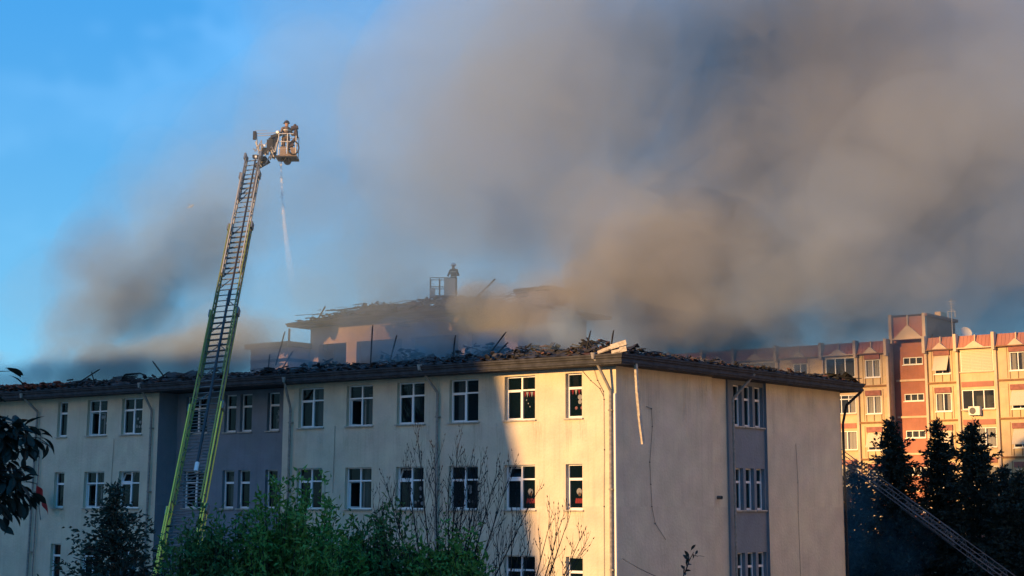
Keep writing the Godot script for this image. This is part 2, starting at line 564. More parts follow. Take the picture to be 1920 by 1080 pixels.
	tag(obj("roof_rubble", rb, skin, s), "", "", "", "stuff")
	# broken clay tiles still red at the far left end
	var tiles := MB.new()
	for i in 140:
		tiles.col = Color(0.36, 0.10, 0.06) * rng.randf_range(0.5, 1.15)
		var tp := Vector3(rng.randf_range(-36.5, -31.5), 5.5 + rng.randf_range(0, 0.2), rng.randf_range(-0.5, 0.6))
		tiles.box(tp, Vector3(0.24, 0.03, 0.36), Basis.from_euler(Vector3(-0.3 + rng.randfn(0, 0.2), rng.randfn(0, 0.5), rng.randfn(0, 0.2))))
	tag(obj("broken_tile", tiles, skin, s), "reddish broken roof tiles", "", "", "stuff")
	boards_along(s, Vector3(-47, 5.5, 0.65), Vector3(0.3, 5.5, 0.65), Vector3(0, 0, -1), 140, 2.0, 0.07, 0.08)
	boards_along(s, Vector3(0.6, 5.45, 0.3), Vector3(0.6, 5.45, -17.6), Vector3(-1, 0, 0), 60, 1.8, 0.06, 0.07)
	# rafters and posts left standing
	var rafters := [[-31.2, 5.5, 0, -29.3, 6.2, 0], [-29.6, 5.5, -0.1, -29.7, 6.05, 0.05], [-25.7, 5.7, -1, -26.6, 6.5, -1], [-26.2, 5.6, -0.8, -25.2, 5.95, -0.7], [-13.9, 5.4, -2, -13.8, 7.4, -2], [-7.6, 5.8, -2, -6.7, 6.7, -2], [-7.3, 5.9, -2.2, -6.6, 6.3, -2], [-20.6, 6.2, -3, -20.1, 7.6, -3],
		[-20.2, 6.0, -3, -19.6, 6.7, -3], [-20.9, 5.7, -2.8, -20.8, 6.6, -2.8], [-22.6, 5.5, -2, -22.6, 6.5, -2], [-12.75, 6.0, -2, -12.45, 6.9, -2], [-9.4, 5.5, -2, -9.25, 6.7, -2], [-0.95, 5.5, -1, -0.8, 6.3, -1], [-2.1, 5.4, -1, -1.85, 6.35, -1], [-2.0, 6.2, -1, -1.5, 5.6, -0.9]]
	for q in rafters:
		var mb := MB.new()
		var a := Vector3(q[0], q[1], q[2])
		var b := Vector3(q[3], q[4], q[5])
		mb.bar(a, b, 0.05, 0.04)
		mb.bar(b - (b - a).normalized() * 0.02, b + (b - a).normalized() * 0.1 + Vector3(0.02, 0, 0.01), 0.035, 0.03)
		obj("rafter", mb, char_mats[rng.randi() % 5], s)
	# the feet of the old rafters, snapped off at different lengths along the eave
	for k in 58:
		var rx := -46.5 + k * 0.8 + rng.randfn(0, 0.08)
		if rng.randf() < 0.3: continue
		var rl := rng.randf_range(0.5, 1.9)
		var foot := Vector3(rx, 5.42, 0.35)
		var head := foot + Vector3(rng.randfn(0, 0.12), rl * rng.randf_range(0.04, 0.24), -rl * 0.93)
		var rm := MB.new()
		rm.bar(foot, head, 0.05, 0.09)
		rm.bar(head - (head - foot).normalized() * 0.02, head + (head - foot).normalized() * 0.14 + Vector3(0.015, 0.01, 0), 0.028, 0.04)
		obj("rafter", rm, char_mats[rng.randi() % 4], s)
	for k in 16: # buckled roofing sheets
		var sh := MB.new()
		var sc := Vector3(-45.0 + k * 2.85 + rng.randfn(0, 0.6), 5.62 + rng.randf() * 0.18, rng.randf_range(-1.6, 0.1))
		var sb := Basis.from_euler(Vector3(rng.randf_range(-0.1, 0.45), rng.randfn(0, 0.7), rng.randfn(0, 0.16)))
		var sw := rng.randf_range(0.35, 0.8)
		var ph := rng.randf() * TAU
		for i in 10:
			var u0 := -0.7 + 0.14 * i
			var u1 := u0 + 0.14
			var h0 := 0.05 * sin(u0 * 4.0 + ph) + 0.02 * sin(u0 * 19.0)
			var h1 := 0.05 * sin(u1 * 4.0 + ph) + 0.02 * sin(u1 * 19.0)
			sh.quad(sc + sb * Vector3(u0, h0, sw), sc + sb * Vector3(u1, h1, sw), sc + sb * Vector3(u1, h1 + 0.04, -sw), sc + sb * Vector3(u0, h0 + 0.06, -sw))
		obj("buckled_sheet", sh, char_mats[[2, 3, 5, 4][k % 4]], s)
	# torn gutter sheet at the corner, catching the sun
	var pale := weathered(0.6, 0.52, 0.42, 81, 0.3, 1.0, 0.0)
	for q in [[[-0.2, 5.42, 0.86], [0.35, 5.58, 0.84], [1.0, 5.72, 0.8]], [[0.4, 5.4, 0.86], [0.75, 5.45, 0.85], [1.02, 5.5, 0.82]]]:
		var mb2 := MB.new()
		for i in 2:
			var a2 := Vector3(q[i][0], q[i][1], q[i][2])
			var b2 := Vector3(q[i + 1][0], q[i + 1][1], q[i + 1][2])
			mb2.bar(a2, b2, 0.012, 0.1 + 0.08 * i, Vector3(0.1, 1, 0))
			mb2.bar(a2 + Vector3(0, -0.06, -0.08), b2 + Vector3(0, -0.08, -0.08), 0.16, 0.012, Vector3(0.1, 1, 0))
		obj("loose_gutter_sheet", mb2, pale, s)
	# ---- downpipes with their slanting swan necks
	for q in [[[-8.7, 5.3, 0.8], [-8.35, 4.35, 0.12], [-8.35, -5, 0.12]], [[-16.15, 5.15, 0.8], [-16.42, 4.0, 0.12], [-16.45, -5, 0.12]], [[-25.35, 5.3, 0.8], [-25.25, 4.2, 0.12], [-25.3, -5, 0.12]], [[-34.0, 5.15, 0.8], [-33.6, 4.4, 0.12], [-33.75, -5, 0.12]], [[-0.42, 5.32, 0.82], [-0.17, 4.1, 0.12], [-0.2, -5, 0.12]]]:
		var mb3 := MB.new()
		var pts := []
		for p in q: pts.append(Vector3(p[0], p[1], p[2]))
		mb3.path(pts, 0.055, 8)
		mb3.tube(pts[0] + Vector3(0, -0.12, 0), pts[0] + Vector3(0, 0.1, 0), 0.06, 0.1, 8)
		for k in 3:
			mb3.box(Vector3(pts[1].x, 3.4 - k * 2.8, 0.08), Vector3(0.17, 0.05, 0.16))
		obj("downpipe", mb3, pipe_m, s)
	var thin := MB.new()
	thin.path([Vector3(-33.3, 3.6, 0.1), Vector3(-33.35, -5, 0.1)], 0.035, 6)
	obj("downpipe", thin, pipe_m, s)
	var strip := MB.new()
	strip.box(Vector3(-0.035, -0.5, 0.035), Vector3(0.075, 9.0, 0.075))
	obj("corner_bead", strip, plain(0.74, 0.7, 0.62), s)
	var flank_pipe := MB.new()
	flank_pipe.path([Vector3(0.78, 5.2, -8.6), Vector3(0.1, 4.2, -8.02), Vector3(0.1, -5, -8.02)], 0.055, 8)
	obj("downpipe", flank_pipe, pipe_m, s)
	var far_pipe := MB.new()
	far_pipe.path([Vector3(0.7, 5.0, -18.05), Vector3(0.25, 4.4, -17.5), Vector3(0.07, 3.6, -17.46), Vector3(0.07, -5, -17.46)], 0.06, 8)
	obj("downpipe", far_pipe, char_mats[3], s)
	var broken := MB.new()
	broken.bar(Vector3(0.72, 5.12, -0.2), Vector3(0.7, 4.0, -0.32), 0.11, 0.09, Vector3(1, 0, 0))
	broken.bar(Vector3(0.7, 4.03, -0.32), Vector3(0.66, 3.2, -0.5), 0.1, 0.1, Vector3(1, 0.1, 0))
	broken.bar(Vector3(0.66, 3.23, -0.5), Vector3(0.7, 2.2, -0.66), 0.12, 0.09, Vector3(1, 0, 0.2))
	tag(obj("downpipe", broken, pale, s), "pale broken downpipe hanging loose from the eave corner", "")
	# ---- cables and stains on the walls
	var cable_m := plain(0.11, 0.10, 0.09)
	for q in [[[-0.95, 4.95, 0.05], [-0.8, 4.5, 0.04], [-0.55, 4.1, 0.03], [-0.52, 3.8, 0.03], [-0.52, 2.0, 0.03], [-0.55, 0.0, 0.03], [-0.56, -5, 0.03]], [[-1.5, 4.9, 0.04], [-1.1, 4.5, 0.03], [-0.7, 4.2, 0.03], [-0.53, 3.9, 0.03]], [[-27.9, 3.0, 0.03], [-27.95, 1.0, 0.03], [-28.0, -1.6, 0.03]], [[-13.9, 3.2, 0.03], [-13.95, 0.5, 0.03]],
		[[0.03, 3.62, -1.9], [0.03, 3.55, -2.25], [0.03, 2.9, -2.3], [0.03, 1.6, -2.1], [0.03, 0.8, -2.15], [0.03, 0.0, -2.2], [0.03, -0.6, -2.4], [0.03, -1.2, -3.1]], [[0.03, 2.6, -13.2], [0.03, 1.0, -13.3], [0.03, -0.2, -13.25], [0.03, -3.0, -13.3]]]:
		var mb4 := MB.new()
		var pts4 := []
		for p in q: pts4.append(Vector3(p[0], p[1], p[2]))
		mb4.path(pts4, 0.008, 5)
		for k in range(1, pts4.size() - 1):
			mb4.box(pts4[k], Vector3(0.035, 0.035, 0.035))
		obj("wall_cable", mb4, cable_m, s)
	for q in [[-6.9 + 0.0, 0.0]]:
		var vent := MB.new()
		vent.tube(Vector3(-0.21, 0.35, -7.2), Vector3(0.0, 0.35, -7.2), 0.07, 0.07, 8)
		obj("wall_vent", vent, cable_m, s)
	var curtain_m := plain(0.2, 0.22, 0.21)
	for q in [[-29.24, 1.511, 0.3, 0.42, 0.0], [-12.585, 1.511, 0.15, 0.3, 0.0], [-15.335, 4.811, 0.3, 0.55, 0.0], [-18.7, 4.811, 0.0, 0.5, 0.9], [-21.4, 1.511, 0.0, 0.5, 0.2], [-7.11, 4.811, -0.4, 0.4, 0.0], [-12.585, 4.811, 0.38, 0.5, 0.3], [-31.81, 4.811, 0.0, 0.5, 0.6]]:
		var cu := MB.new()
		var zc := -0.42 if absf(q[0]) < 17.0 or absf(q[0]) > 25.0 else -1.52
		for k in 14:
			var xa: float = q[0] + q[2] - q[3] / 2 + q[3] * k / 14.0
			var xb: float = xa + q[3] / 14.0
			var lo: float = q[1] - 1.6
			var hi: float = q[1] - 0.04 - q[4]
			cu.quad(Vector3(xa, lo, zc + 0.03 * sin(k * 1.9)), Vector3(xb, lo, zc + 0.03 * sin((k + 1) * 1.9)), Vector3(xb, hi, zc + 0.03 * sin((k + 1) * 1.9)), Vector3(xa, hi, zc + 0.03 * sin(k * 1.9)))
		obj("curtain", cu, curtain_m, s)
	# ---- rain streaks under the sills and the eave
	var im := Image.create(64, 128, false, Image.FORMAT_RGBA8)
	var fs := FastNoiseLite.new(); fs.seed = 19; fs.frequency = 0.09; fs.fractal_octaves = 3
	for py in 128:
		for px in 64:
			var edge := clampf(minf(px, 63 - px) / 14.0, 0.0, 1.0) * clampf(minf(py * 0.25, (127 - py) / 90.0), 0.0, 1.0)
			im.set_pixel(px, py, Color(0.3, 0.27, 0.23, clampf(fs.get_noise_2d(px * 1.7, py * 0.10) * 1.2 + 0.22, 0.0, 1.0) * edge * 0.24))
	var stain_m := plain(1, 1, 1, 0.95)
	stain_m.albedo_texture = ImageTexture.create_from_image(im)
	stain_m.transparency = BaseMaterial3D.TRANSPARENCY_ALPHA
	var qm := QuadMesh.new()
	for y in rows:
		for x in [4.385, 7.11, 9.835, 12.585, 15.335, 29.24, 26.75, 1.885, 31.81]:
			for sd in [-1.0, 1.0]:
				if rng.randf() < 0.3: continue
				var st := obj("rain_stain", qm, stain_m, s)
				var hw := 0.8 if x != 1.885 and x != 31.81 else 0.43
				var sl := rng.randf_range(0.6, 1.5)
				st.scale = Vector3(rng.randf_range(0.25, 0.6), sl, 1)
				st.position = Vector3(-x + sd * (hw - 0.12) + rng.randfn(0, 0.1), y - H - 0.06 - sl * 0.5, 0.004)
	for k in 22:
		var st2 := obj("rain_stain", qm, stain_m, s)
		var sl2 := rng.randf_range(0.8, 2.6)
		st2.scale = Vector3(rng.randf_range(0.3, 0.9), sl2, 1)
		st2.position = Vector3(-rng.randf_range(0.6, 16.0), 4.95 - sl2 * 0.5, 0.007) if k < 10 else Vector3(0.006, 4.95 - sl2 * 0.5, -rng.randf_range(0.6, 6.2) if k < 17 else -rng.randf_range(11.2, 17.0))
		if k >= 10: st2.rotation.y = PI / 2
	# ---- paper cut-outs and bunting hung inside the corner classrooms
	decorate(s)

func flat_disc(mb: MB, c: Vector3, r: float) -> void:
	for i in 12:
		var t0 := TAU * i / 12
		var t1 := TAU * (i + 1) / 12
		mb.tri(c, c + Vector3(cos(t0), sin(t0), 0) * r, c + Vector3(cos(t1), sin(t1), 0) * r)

func decorate(s: Node3D) -> void:
	var paper := tinted(0.9)
	var red := Color(0.5, 0.02, 0.03)
	var white := Color(0.75, 0.72, 0.7)
	for q in [[-4.385, 4.811, 0], [-1.885, 4.811, 1], [-4.385, 1.511, 2], [-1.885, 1.511, 3], [-26.75, 4.811, 4], [-29.24, 4.811, 5], [-9.835, 1.511, 4], [-7.11, 1.511, 5], [-18.7, 4.811, 6]]:
		var mb := MB.new()
		var y: float = q[1] - 1.64
		var x: float = q[0]
		var z := -0.24
		if q[2] == 6:
			z = -1.34
		if q[2] <= 1:
			var a: float = x + (0.02 if q[2] == 0 else -0.28)
			var b: float = x + (0.66 if q[2] == 0 else 0.3)
			var nf := 6 if q[2] == 0 else 4
			for i in nf:
				mb.col = red if i % 2 == 0 else white
				var fx := lerpf(a, b, (i + 0.5) / nf)
				mb.prism([Vector2(fx, y + 0.85), Vector2(fx + 0.06, y + 1.05), Vector2(fx - 0.06, y + 1.05)], z, z + 0.004)
		match int(q[2]):
			0:
				mb.col = white
				for p in [[0.22, 0.62], [0.3, 0.5], [0.14, 0.75]]:
					flat_disc(mb, Vector3(x + p[0], y + p[1], z), 0.025)
				mb.box(Vector3(x + 0.6, y + 0.55, z - 0.05), Vector3(0.1, 0.8, 0.004))
			1:
				mb.col = white
				flat_disc(mb, Vector3(x + 0.12, y + 0.77, z + 0.01), 0.1)
				flat_disc(mb, Vector3(x + 0.12, y + 0.60, z + 0.01), 0.085)
				mb.col = Color(0.6, 0.25, 0.25)
				flat_disc(mb, Vector3(x - 0.05, y + 0.38, z + 0.01), 0.06)
				flat_disc(mb, Vector3(x + 0.2, y + 0.38, z + 0.01), 0.06)
			2, 3:
				var ox := 0.35 if q[2] == 2 else 0.08
				mb.col = white
				flat_disc(mb, Vector3(x + ox - 0.02, y + 0.66, z), 0.12)
				mb.col = Color(0.3, 0.18, 0.12)
				flat_disc(mb, Vector3(x + ox, y + 0.56, z + 0.004), 0.07)
				mb.col = Color(0.6, 0.06, 0.05)
				for k in 4:
					var kx: float = x + ox - 0.15 + k * 0.1
					mb.prism([Vector2(kx - 0.05, y + 0.24), Vector2(kx + 0.04, y + 0.24), Vector2(kx + 0.07, y + 0.4), Vector2(kx - 0.02, y + 0.42)], z + 0.004, z + 0.008)
			4, 5, 6:
				mb.col = white * 0.8
				for k in 6:
					flat_disc(mb, Vector3(x + rng.randf_range(0.08, 0.6) * (1.0 if q[2] < 6 else 0.3), y + rng.randf_range(0.2, 0.9), z), rng.randf_range(0.04, 0.09))
		obj("paper_cutout", mb, paper, s)

func raised_storey() -> void:
	var cream := stucco(0.74, 0.52, 0.40, 71)
	var soot: Material = char_mats[2]
	var s := thing("raised_roof_storey", "raised upper storey behind the parapet with burnt out openings and a charred hipped roof", "building")
	var w := MB.new()
	facade(w, Vector3(0, 0, -11.5), Vector3.RIGHT, Vector3.BACK, -26.9, -13.4, 5.22, 9.0, [[-26.3, -24.35, 5.7, 8.1], [-23.65, -20.6, 5.7, 8.1], [-20.0, -17.0, 5.7, 8.1], [-16.4, -14.2, 5.7, 8.1]], 0.3)
	facade(w, Vector3(-13.4, 0, -11.5), Vector3.FORWARD, Vector3.RIGHT, 0.0, 5.5, 5.22, 9.0, [[1.0, 2.2, 6.2, 7.9]], 0.3)
	facade(w, Vector3(-26.9, 0, -17.0), Vector3.BACK, Vector3.LEFT, 0.0, 5.5, 5.22, 9.0, [], 0.3)
	facade(w, Vector3(-13.4, 0, -17.0), Vector3.LEFT, Vector3.FORWARD, 0.0, 13.5, 5.22, 9.0, [], 0.3)
	obj("wall", w, cream, s)
	var inn := MB.new()
	inn.box(Vector3(-20.15, 7.1, -13.2), Vector3(13.2, 3.7, 0.2))
	inn.box(Vector3(-20.15, 8.95, -14.2), Vector3(13.3, 0.1, 5.3))
	obj("inner_wall", inn, soot, s)
	var eave_line := func(o: float, y: float) -> Array:
		return [Vector3(-26.9 - o, y, -17.0 - o), Vector3(-26.9 - o, y, -11.5 + o), Vector3(-13.4 + o, y, -11.5 + o), Vector3(-13.4 + o, y, -17.0 - o)]
	var ev := MB.new()
	run_profile(ev, [Vector2(-0.2, 8.98), Vector2(0.86, 9.02), Vector2(0.88, 9.12), Vector2(0.92, 9.14), Vector2(0.92, 9.20), Vector2(0.8, 9.22), Vector2(-0.3, 9.2)], eave_line)
	obj("eave", ev, char_mats[1], s)
	var roof := MB.new()
	var skin := tinted(0.92)
	# hipped roof of charred sheathing, surface broken by noise
	var f := FastNoiseLite.new(); f.seed = 77; f.frequency = 0.4; f.fractal_octaves = 4
	var top := func(x: float, z: float) -> Vector3:
		var d := minf(minf(x + 27.8, -12.5 - x), minf(-10.6 - z, z + 17.9))
		return Vector3(x, 9.2 + minf(d, 3.7) * (0.30 if x < -18.5 else lerpf(0.30, 0.06, clampf((x + 18.5) / 4.5, 0.0, 1.0))) + 0.22 * f.get_noise_2d(x, z) * clampf(d, 0.1, 1.0), z)
	var nx := 60
	var nz := 30
	for i in nx:
		for j in nz:
			var x0 := lerpf(-27.8, -12.5, float(i) / nx)
			var x1 := lerpf(-27.8, -12.5, float(i + 1) / nx)
			var z0 := lerpf(-10.6, -17.9, float(j) / nz)
			var z1 := lerpf(-10.6, -17.9, float(j + 1) / nz)
			if rng.randf() < 0.04:
				continue
			roof.col = char_color()
			roof.quad(top.call(x0, z0), top.call(x1, z0), top.call(x1, z1), top.call(x0, z1))
	obj("roof_slope", roof, skin, s)
	var rb := MB.new()
	for i in 500:
		rb.col = char_color()
		var x := rng.randf_range(-27.6, -12.7)
		var z := rng.randf_range(-17.0, -10.7)
		rb.box(top.call(x, z) + Vector3(0, rng.randf_range(0, 0.16), 0), Vector3(rng.randf_range(0.12, 0.5), 0.035, rng.randf_range(0.06, 0.2)), Basis.from_euler(Vector3(rng.randfn(0, 0.25), rng.randf() * TAU, rng.randfn(0, 0.25))))
	tag(obj("roof_rubble", rb, skin, s), "", "", "", "stuff")
	boards_along(s, Vector3(-27.8, 9.3, -10.65), Vector3(-12.6, 9.3, -10.65), Vector3(0, 0.3, -1).normalized(), 40, 3.5, 0.06, 0.07)
	# scorched boarding hanging under the eave
	for i in 16:
		var o := obj("charred_board", board_meshes[1 + rng.randi() % 4], char_mats[rng.randi() % 5], s)
		o.transform = Transform3D(Basis(Vector3.BACK, rng.randfn(0, 0.12)), Vector3(rng.randf_range(-21.5, -13.6), 8.93 - rng.randf_range(0.0, 0.3), -11.3 + rng.randf_range(0, 0.5)))
	for q in [[-24.6, 9.7, -11, -22.7, 9.75, -11], [-25.6, 9.3, -10.7, -25.3, 9.95, -10.9], [-16.2, 9.9, -12, -15.4, 10.7, -12.3]]:
		var mb := MB.new()
		mb.bar(Vector3(q[0], q[1], q[2]), Vector3(q[3], q[4], q[5]), 0.09, 0.06)
		obj("rafter", mb, char_mats[1], s)
	# two roof-top stair heads
	var a := thing("roof_stair_head", "small lit stair head with a flat overhanging lid, left on the burnt roof", "roof structure", Vector3(-28.35, 5.22, -11.2))
	var wa := MB.new()
	wa.box(Vector3(0, 1.35, 0), Vector3(2.7, 2.7, 2.4))
	obj("wall", wa, cream, a)
	var la := MB.new()
	la.box(Vector3(0, 2.83, 0), Vector3(3.2, 0.26, 2.9))
	la.box(Vector3(0, 2.05, 0.0), Vector3(2.74, 0.16, 2.44))
	obj("lid", la, char_mats[2], a)
	var pa := MB.new()
	pa.bar(Vector3(0.8, 2.9, 0.6), Vector3(0.82, 3.7, 0.6), 0.08, 0.08)
	obj("vent_pipe", pa, char_mats[3], a)
	var b := thing("roof_stair_head", "reddish stair head with a dark flat lid, fading into the smoke behind the roof", "roof structure", Vector3(-17.9, 5.22, -19.4))
	var wb := MB.new()
	wb.box(Vector3(0, 2.85, 0), Vector3(2.2, 5.7, 1.8))
	obj("wall", wb, stucco(0.55, 0.24, 0.19, 75), b)
	var lb := MB.new()
	lb.box(Vector3(0.05, 5.8, 0), Vector3(2.4, 0.2, 2.0))
	obj("lid", lb, char_mats[2], b)
	var rest := thing("school_rear_wing", "rear wing of the school lost behind the smoke", "building")
	var rw := MB.new()
	rw.box(Vector3(-28, 0, -25.5), Vector3(40, 10.4, 6.0))
	obj("wall", rw, cream, rest)

# ---------------------------------------------------------------- the apartment house at the right
func apt_window(parent: Node3D, x0: float, x1: float, y0: float, y1: float, z: float, cols: int, style: int, fm: Material, gm: Material, cm: Material, bm: Material) -> void:
	var win := pivot("window", parent, Vector3((x0 + x1) * 0.5, y0, z))
	var w := x1 - x0
	var h := y1 - y0
	var fr := MB.new()
	rect_frame(fr, -w / 2, w / 2, 0, h, 0.07, -0.1, 0.1)
	for i in range(1, cols):
		fr.box(Vector3(-w / 2 + w * i / cols, h / 2, -0.098), Vector3(0.07, h - 0.14, 0.09))
	var trans := style == 4
	if trans:
		fr.box(Vector3(0, h * 0.77, -0.096), Vector3(w - 0.14, 0.07, 0.09))
	fr.box(Vector3(0, -0.03, -0.02), Vector3(w + 0.1, 0.06, 0.22))
	obj("frame", fr, fm, win)
	for i in cols:
		var pw := w / cols - 0.07
		var p := obj("pane", pane_mesh(pw, h - 0.14), gm, win)
		p.position = Vector3(-w / 2 + w * (i + 0.5) / cols, h / 2, -0.11)
	if style in [1, 4, 5]: # gathered curtains behind the glass
		for side in ([-1, 1] if style != 5 else [-0.5, 0.5]):
			var cw: float = w * (0.27 if style == 4 else (0.3 if style == 1 else 0.48))
			var cx: float = side * (w / 2 - cw / 2 - 0.04) if style != 5 else side * w * 0.49
			var mb := MB.new()
			var n := 12
			for k in n:
				var xa := cx - cw / 2 + cw * k / n
				var xb := cx - cw / 2 + cw * (k + 1) / n
				var za := -0.25 + 0.035 * sin(k * 2.1)
				var zb := -0.25 + 0.035 * sin((k + 1) * 2.1)
				mb.quad(Vector3(xa, 0.08, za), Vector3(xb, 0.08, zb), Vector3(xb, h - 0.08, zb), Vector3(xa, h - 0.08, za))
			obj("curtain", mb, cm, win)
	if style in [2, 3]: # roller awning pushed out at the foot (2) or hanging straight half way (3)
		var mb2 := MB.new()
		var out := 0.55 if style == 2 else 0.08
		var drop := h * (0.83 if style == 2 else 0.5)
		var n2 := 6
		for k in n2:
			var t0 := float(k) / n2
			var t1 := float(k + 1) / n2
			mb2.bar(Vector3(0, h - drop * t0, 0.03 + out * t0), Vector3(0, h - drop * t1 - 0.004, 0.03 + out * t1), w - 0.12, 0.015, Vector3(0, 0, 1))
		obj("blind", mb2, bm, win)
	if style == 6: # closed shutter
		var mb3 := MB.new()
		for k in 14:
			mb3.box(Vector3(0, h * (k + 0.5) / 14.0, -0.02), Vector3(w - 0.14, h / 14.0 - 0.012, 0.03))
		obj("blind", mb3, bm, win)

func apartments() -> void:
	var z := -75.0
	var yellow := stucco(0.74, 0.56, 0.32, 91)
	var light := stucco(0.78, 0.60, 0.40, 92)
	var red := stucco(0.48, 0.205, 0.14, 93)
	var brown := weathered(0.34, 0.17, 0.07, 94, 0.2, 2.0, 0.0)
	var maroon := weathered(0.40, 0.16, 0.12, 95, 0.2, 2.0, 0.0)
	var groove := plain(0.22, 0.13, 0.06)
	var fm := plain(0.8, 0.78, 0.72, 0.5)
	var gm := glass(0.02, 0.025, 0.03, 0.35)
	var cm := plain(0.62, 0.58, 0.5)
	var bm := weathered(0.72, 0.60, 0.42, 96, 0.12, 0.6, 0.0)
	var dark := plain(0.07, 0.07, 0.07)
	var s := thing("apartment_building", "orange and yellow apartment house with red stair tower, sunlit behind the cypresses", "building")
	# x limits of the bays, their kind (W window bay, B glazed balcony bay)
	var bays := [[-51.5, -48.6, "B"], [-48.4, -45.7, "W"], [-45.5, -42.3, "B"], [-42.1, -39.2, "W"], [-39.0, -35.1, "B"], [-34.9, -30.9, "W"], [-30.7, -27.8, "B"], [-27.6, -25.1, "W"], [-21.6, -19.2, "W"], [-19.0, -16.1, "B"], [-15.9, -12.6, "W"], [-12.4, -9.4, "B"], [-9.2, -6.6, "W"]]
	var base := 9.6
	var step := 2.92
	var wall := MB.new()
	var side := MB.new()
	var kinds_w := [[1, 2, 2, 3, 1], [2, 2, 3, 2, 6], [0, 2, 2, 2, 1], [5, 5, 2, 5, 2], [2, 1, 2, 3, 2]]
	var kinds_b := [[0, 4, 5, 5, 1], [6, 0, 5, 1, 5], [5, 1, 4, 5, 1]]
	var wi := 0
	var bi := 0
	for bay in bays:
		var x0: float = bay[0]
		var x1: float = bay[1]
		var mid := (x0 + x1) * 0.5
		var holes := []
		var is_w: bool = bay[2] == "W"
		var half := 0.66 if is_w else (x1 - x0) * 0.5 - 0.12
		for r in 5:
			var fl := base - step * r
			holes.append([mid - half, mid + half, fl + (0.7 if is_w else 0.78), fl + (2.14 if is_w else (2.3 if r > 0 else 2.42))])
		facade(wall, Vector3(0, 0, z), Vector3.RIGHT, Vector3.BACK, x0, x1, -5.0, 12.24, holes, 0.2)
		for r in 5:
			var fl2 := base - step * r
			var k: Array = kinds_w[wi % 5] if is_w else kinds_b[bi % 3]
			apt_window(s, mid - half, mid + half, holes[r][2], holes[r][3], z, 2 if is_w else (4 if k[r] == 4 else 3), k[r], fm, gm, cm, bm)
			if is_w:
				var box := MB.new()
				box.box(Vector3(mid, fl2 + 2.36, z + 0.06), Vector3(1.36, 0.42, 0.16))
				obj("shutter_box", box, maroon, s)
				var lines := MB.new()
				for q in [-0.66, 0.0, 0.66]:
					lines.box(Vector3(mid + q, fl2 + 0.40, z + 0.02), Vector3(0.05, 0.58, 0.05))
				lines.box(Vector3(mid - 0.85, fl2 + 1.4, z + 0.012), Vector3(0.03, 2.5, 0.03))
				lines.box(Vector3(mid + 0.85, fl2 + 1.4, z + 0.012), Vector3(0.03, 2.5, 0.03))
				obj("panel_strip", lines, groove, s)
				var band := MB.new()
				band.box(Vector3(mid, fl2, z + 0.05), Vector3(x1 - x0 - 0.02, 0.14, 0.12))
				obj("floor_band", band, brown, s)
			else:
				var band2 := MB.new()
				band2.box(Vector3(mid, fl2 - 0.2, z + 0.03), Vector3(x1 - x0 - 0.3, 0.4, 0.08))
				obj("floor_band", band2, red, s)
				var sill := MB.new()
				sill.box(Vector3(mid, fl2 + 0.74, z + 0.06), Vector3(x1 - x0 - 0.1, 0.09, 0.16))
				obj("sill", sill, light, s)
		if is_w: wi += 1
		else: bi += 1
		# tiled parapet with its little gable
		var par := MB.new()
		par.quad(Vector3(x0, 12.24, z + 0.25), Vector3(x1, 12.24, z + 0.25), Vector3(x1, 13.2, z - 0.1), Vector3(x0, 13.2, z - 0.1))
		par.quad(Vector3(x0, 12.24, z), Vector3(x1, 12.24, z), Vector3(x1, 12.24, z + 0.25), Vector3(x0, 12.24, z + 0.25))
		par.quad(Vector3(x0, 13.2, z - 0.1), Vector3(x1, 13.2, z - 0.1), Vector3(x1, 13.2, z - 0.4), Vector3(x0, 13.2, z - 0.4))
		for k2 in int((x1 - x0) / 0.3):
			var rx := x0 + 0.15 + k2 * 0.3
			par.bar(Vector3(rx, 12.24, z + 0.26), Vector3(rx, 13.2, z - 0.09), 0.06, 0.04, Vector3(0, 0.3, 1))
		obj("parapet", par, red, s)
		var gb := MB.new()
		var gw := 0.62 if is_w else 0.8
		gb.prism([Vector2(mid - gw, 12.24), Vector2(mid + gw, 12.24), Vector2(mid + 0.05, 12.72), Vector2(mid - 0.05, 12.72)], z + 0.1, z + 0.42)
		gb.box(Vector3(mid, 12.9, z + 0.14), Vector3(0.08, 0.65, 0.12))
		obj("gable", gb, light, s)
		var ledge := MB.new()
		ledge.box(Vector3(mid, 12.2, z + 0.2), Vector3(x1 - x0, 0.08, 0.42))
		obj("ledge", ledge, light if not is_w else brown, s)
		for e in [x0 - 0.1, x1 + 0.1]:
			if e == x0 - 0.1 and not (absf(x0 + 51.5) < 0.01 or absf(x0 + 21.6) < 0.01):
				continue
			var pil := MB.new()
			pil.box(Vector3(e, 3.6, z + 0.06), Vector3(0.2, 17.2, 0.22))
			pil.box(Vector3(e, 12.65, z + 0.18), Vector3(0.24, 1.35, 0.62))
			obj("pilaster", pil, light, s)
			var gv := MB.new()
			gv.box(Vector3(e + 0.13, 3.6, z + 0.03), Vector3(0.05, 17.2, 0.07))
			obj("joint", gv, groove, s)
	obj("wall", wall, yellow, s)
	# stair tower, set back between two bays, its head standing proud of the roofs
	var tz := z - 1.3
	var tw := MB.new()
	var th := []
	var tmid := -23.45
	for r in 6:
		var y := 12.0 - step * r
		th.append([tmid - 0.85, tmid + 0.85, y - 0.72, y - 0.12])
	facade(tw, Vector3(0, 0, tz), Vector3.RIGHT, Vector3.BACK, -25.2, -21.6, -5, 13.6, th, 0.2)
	obj("tower_wall", tw, red, s)
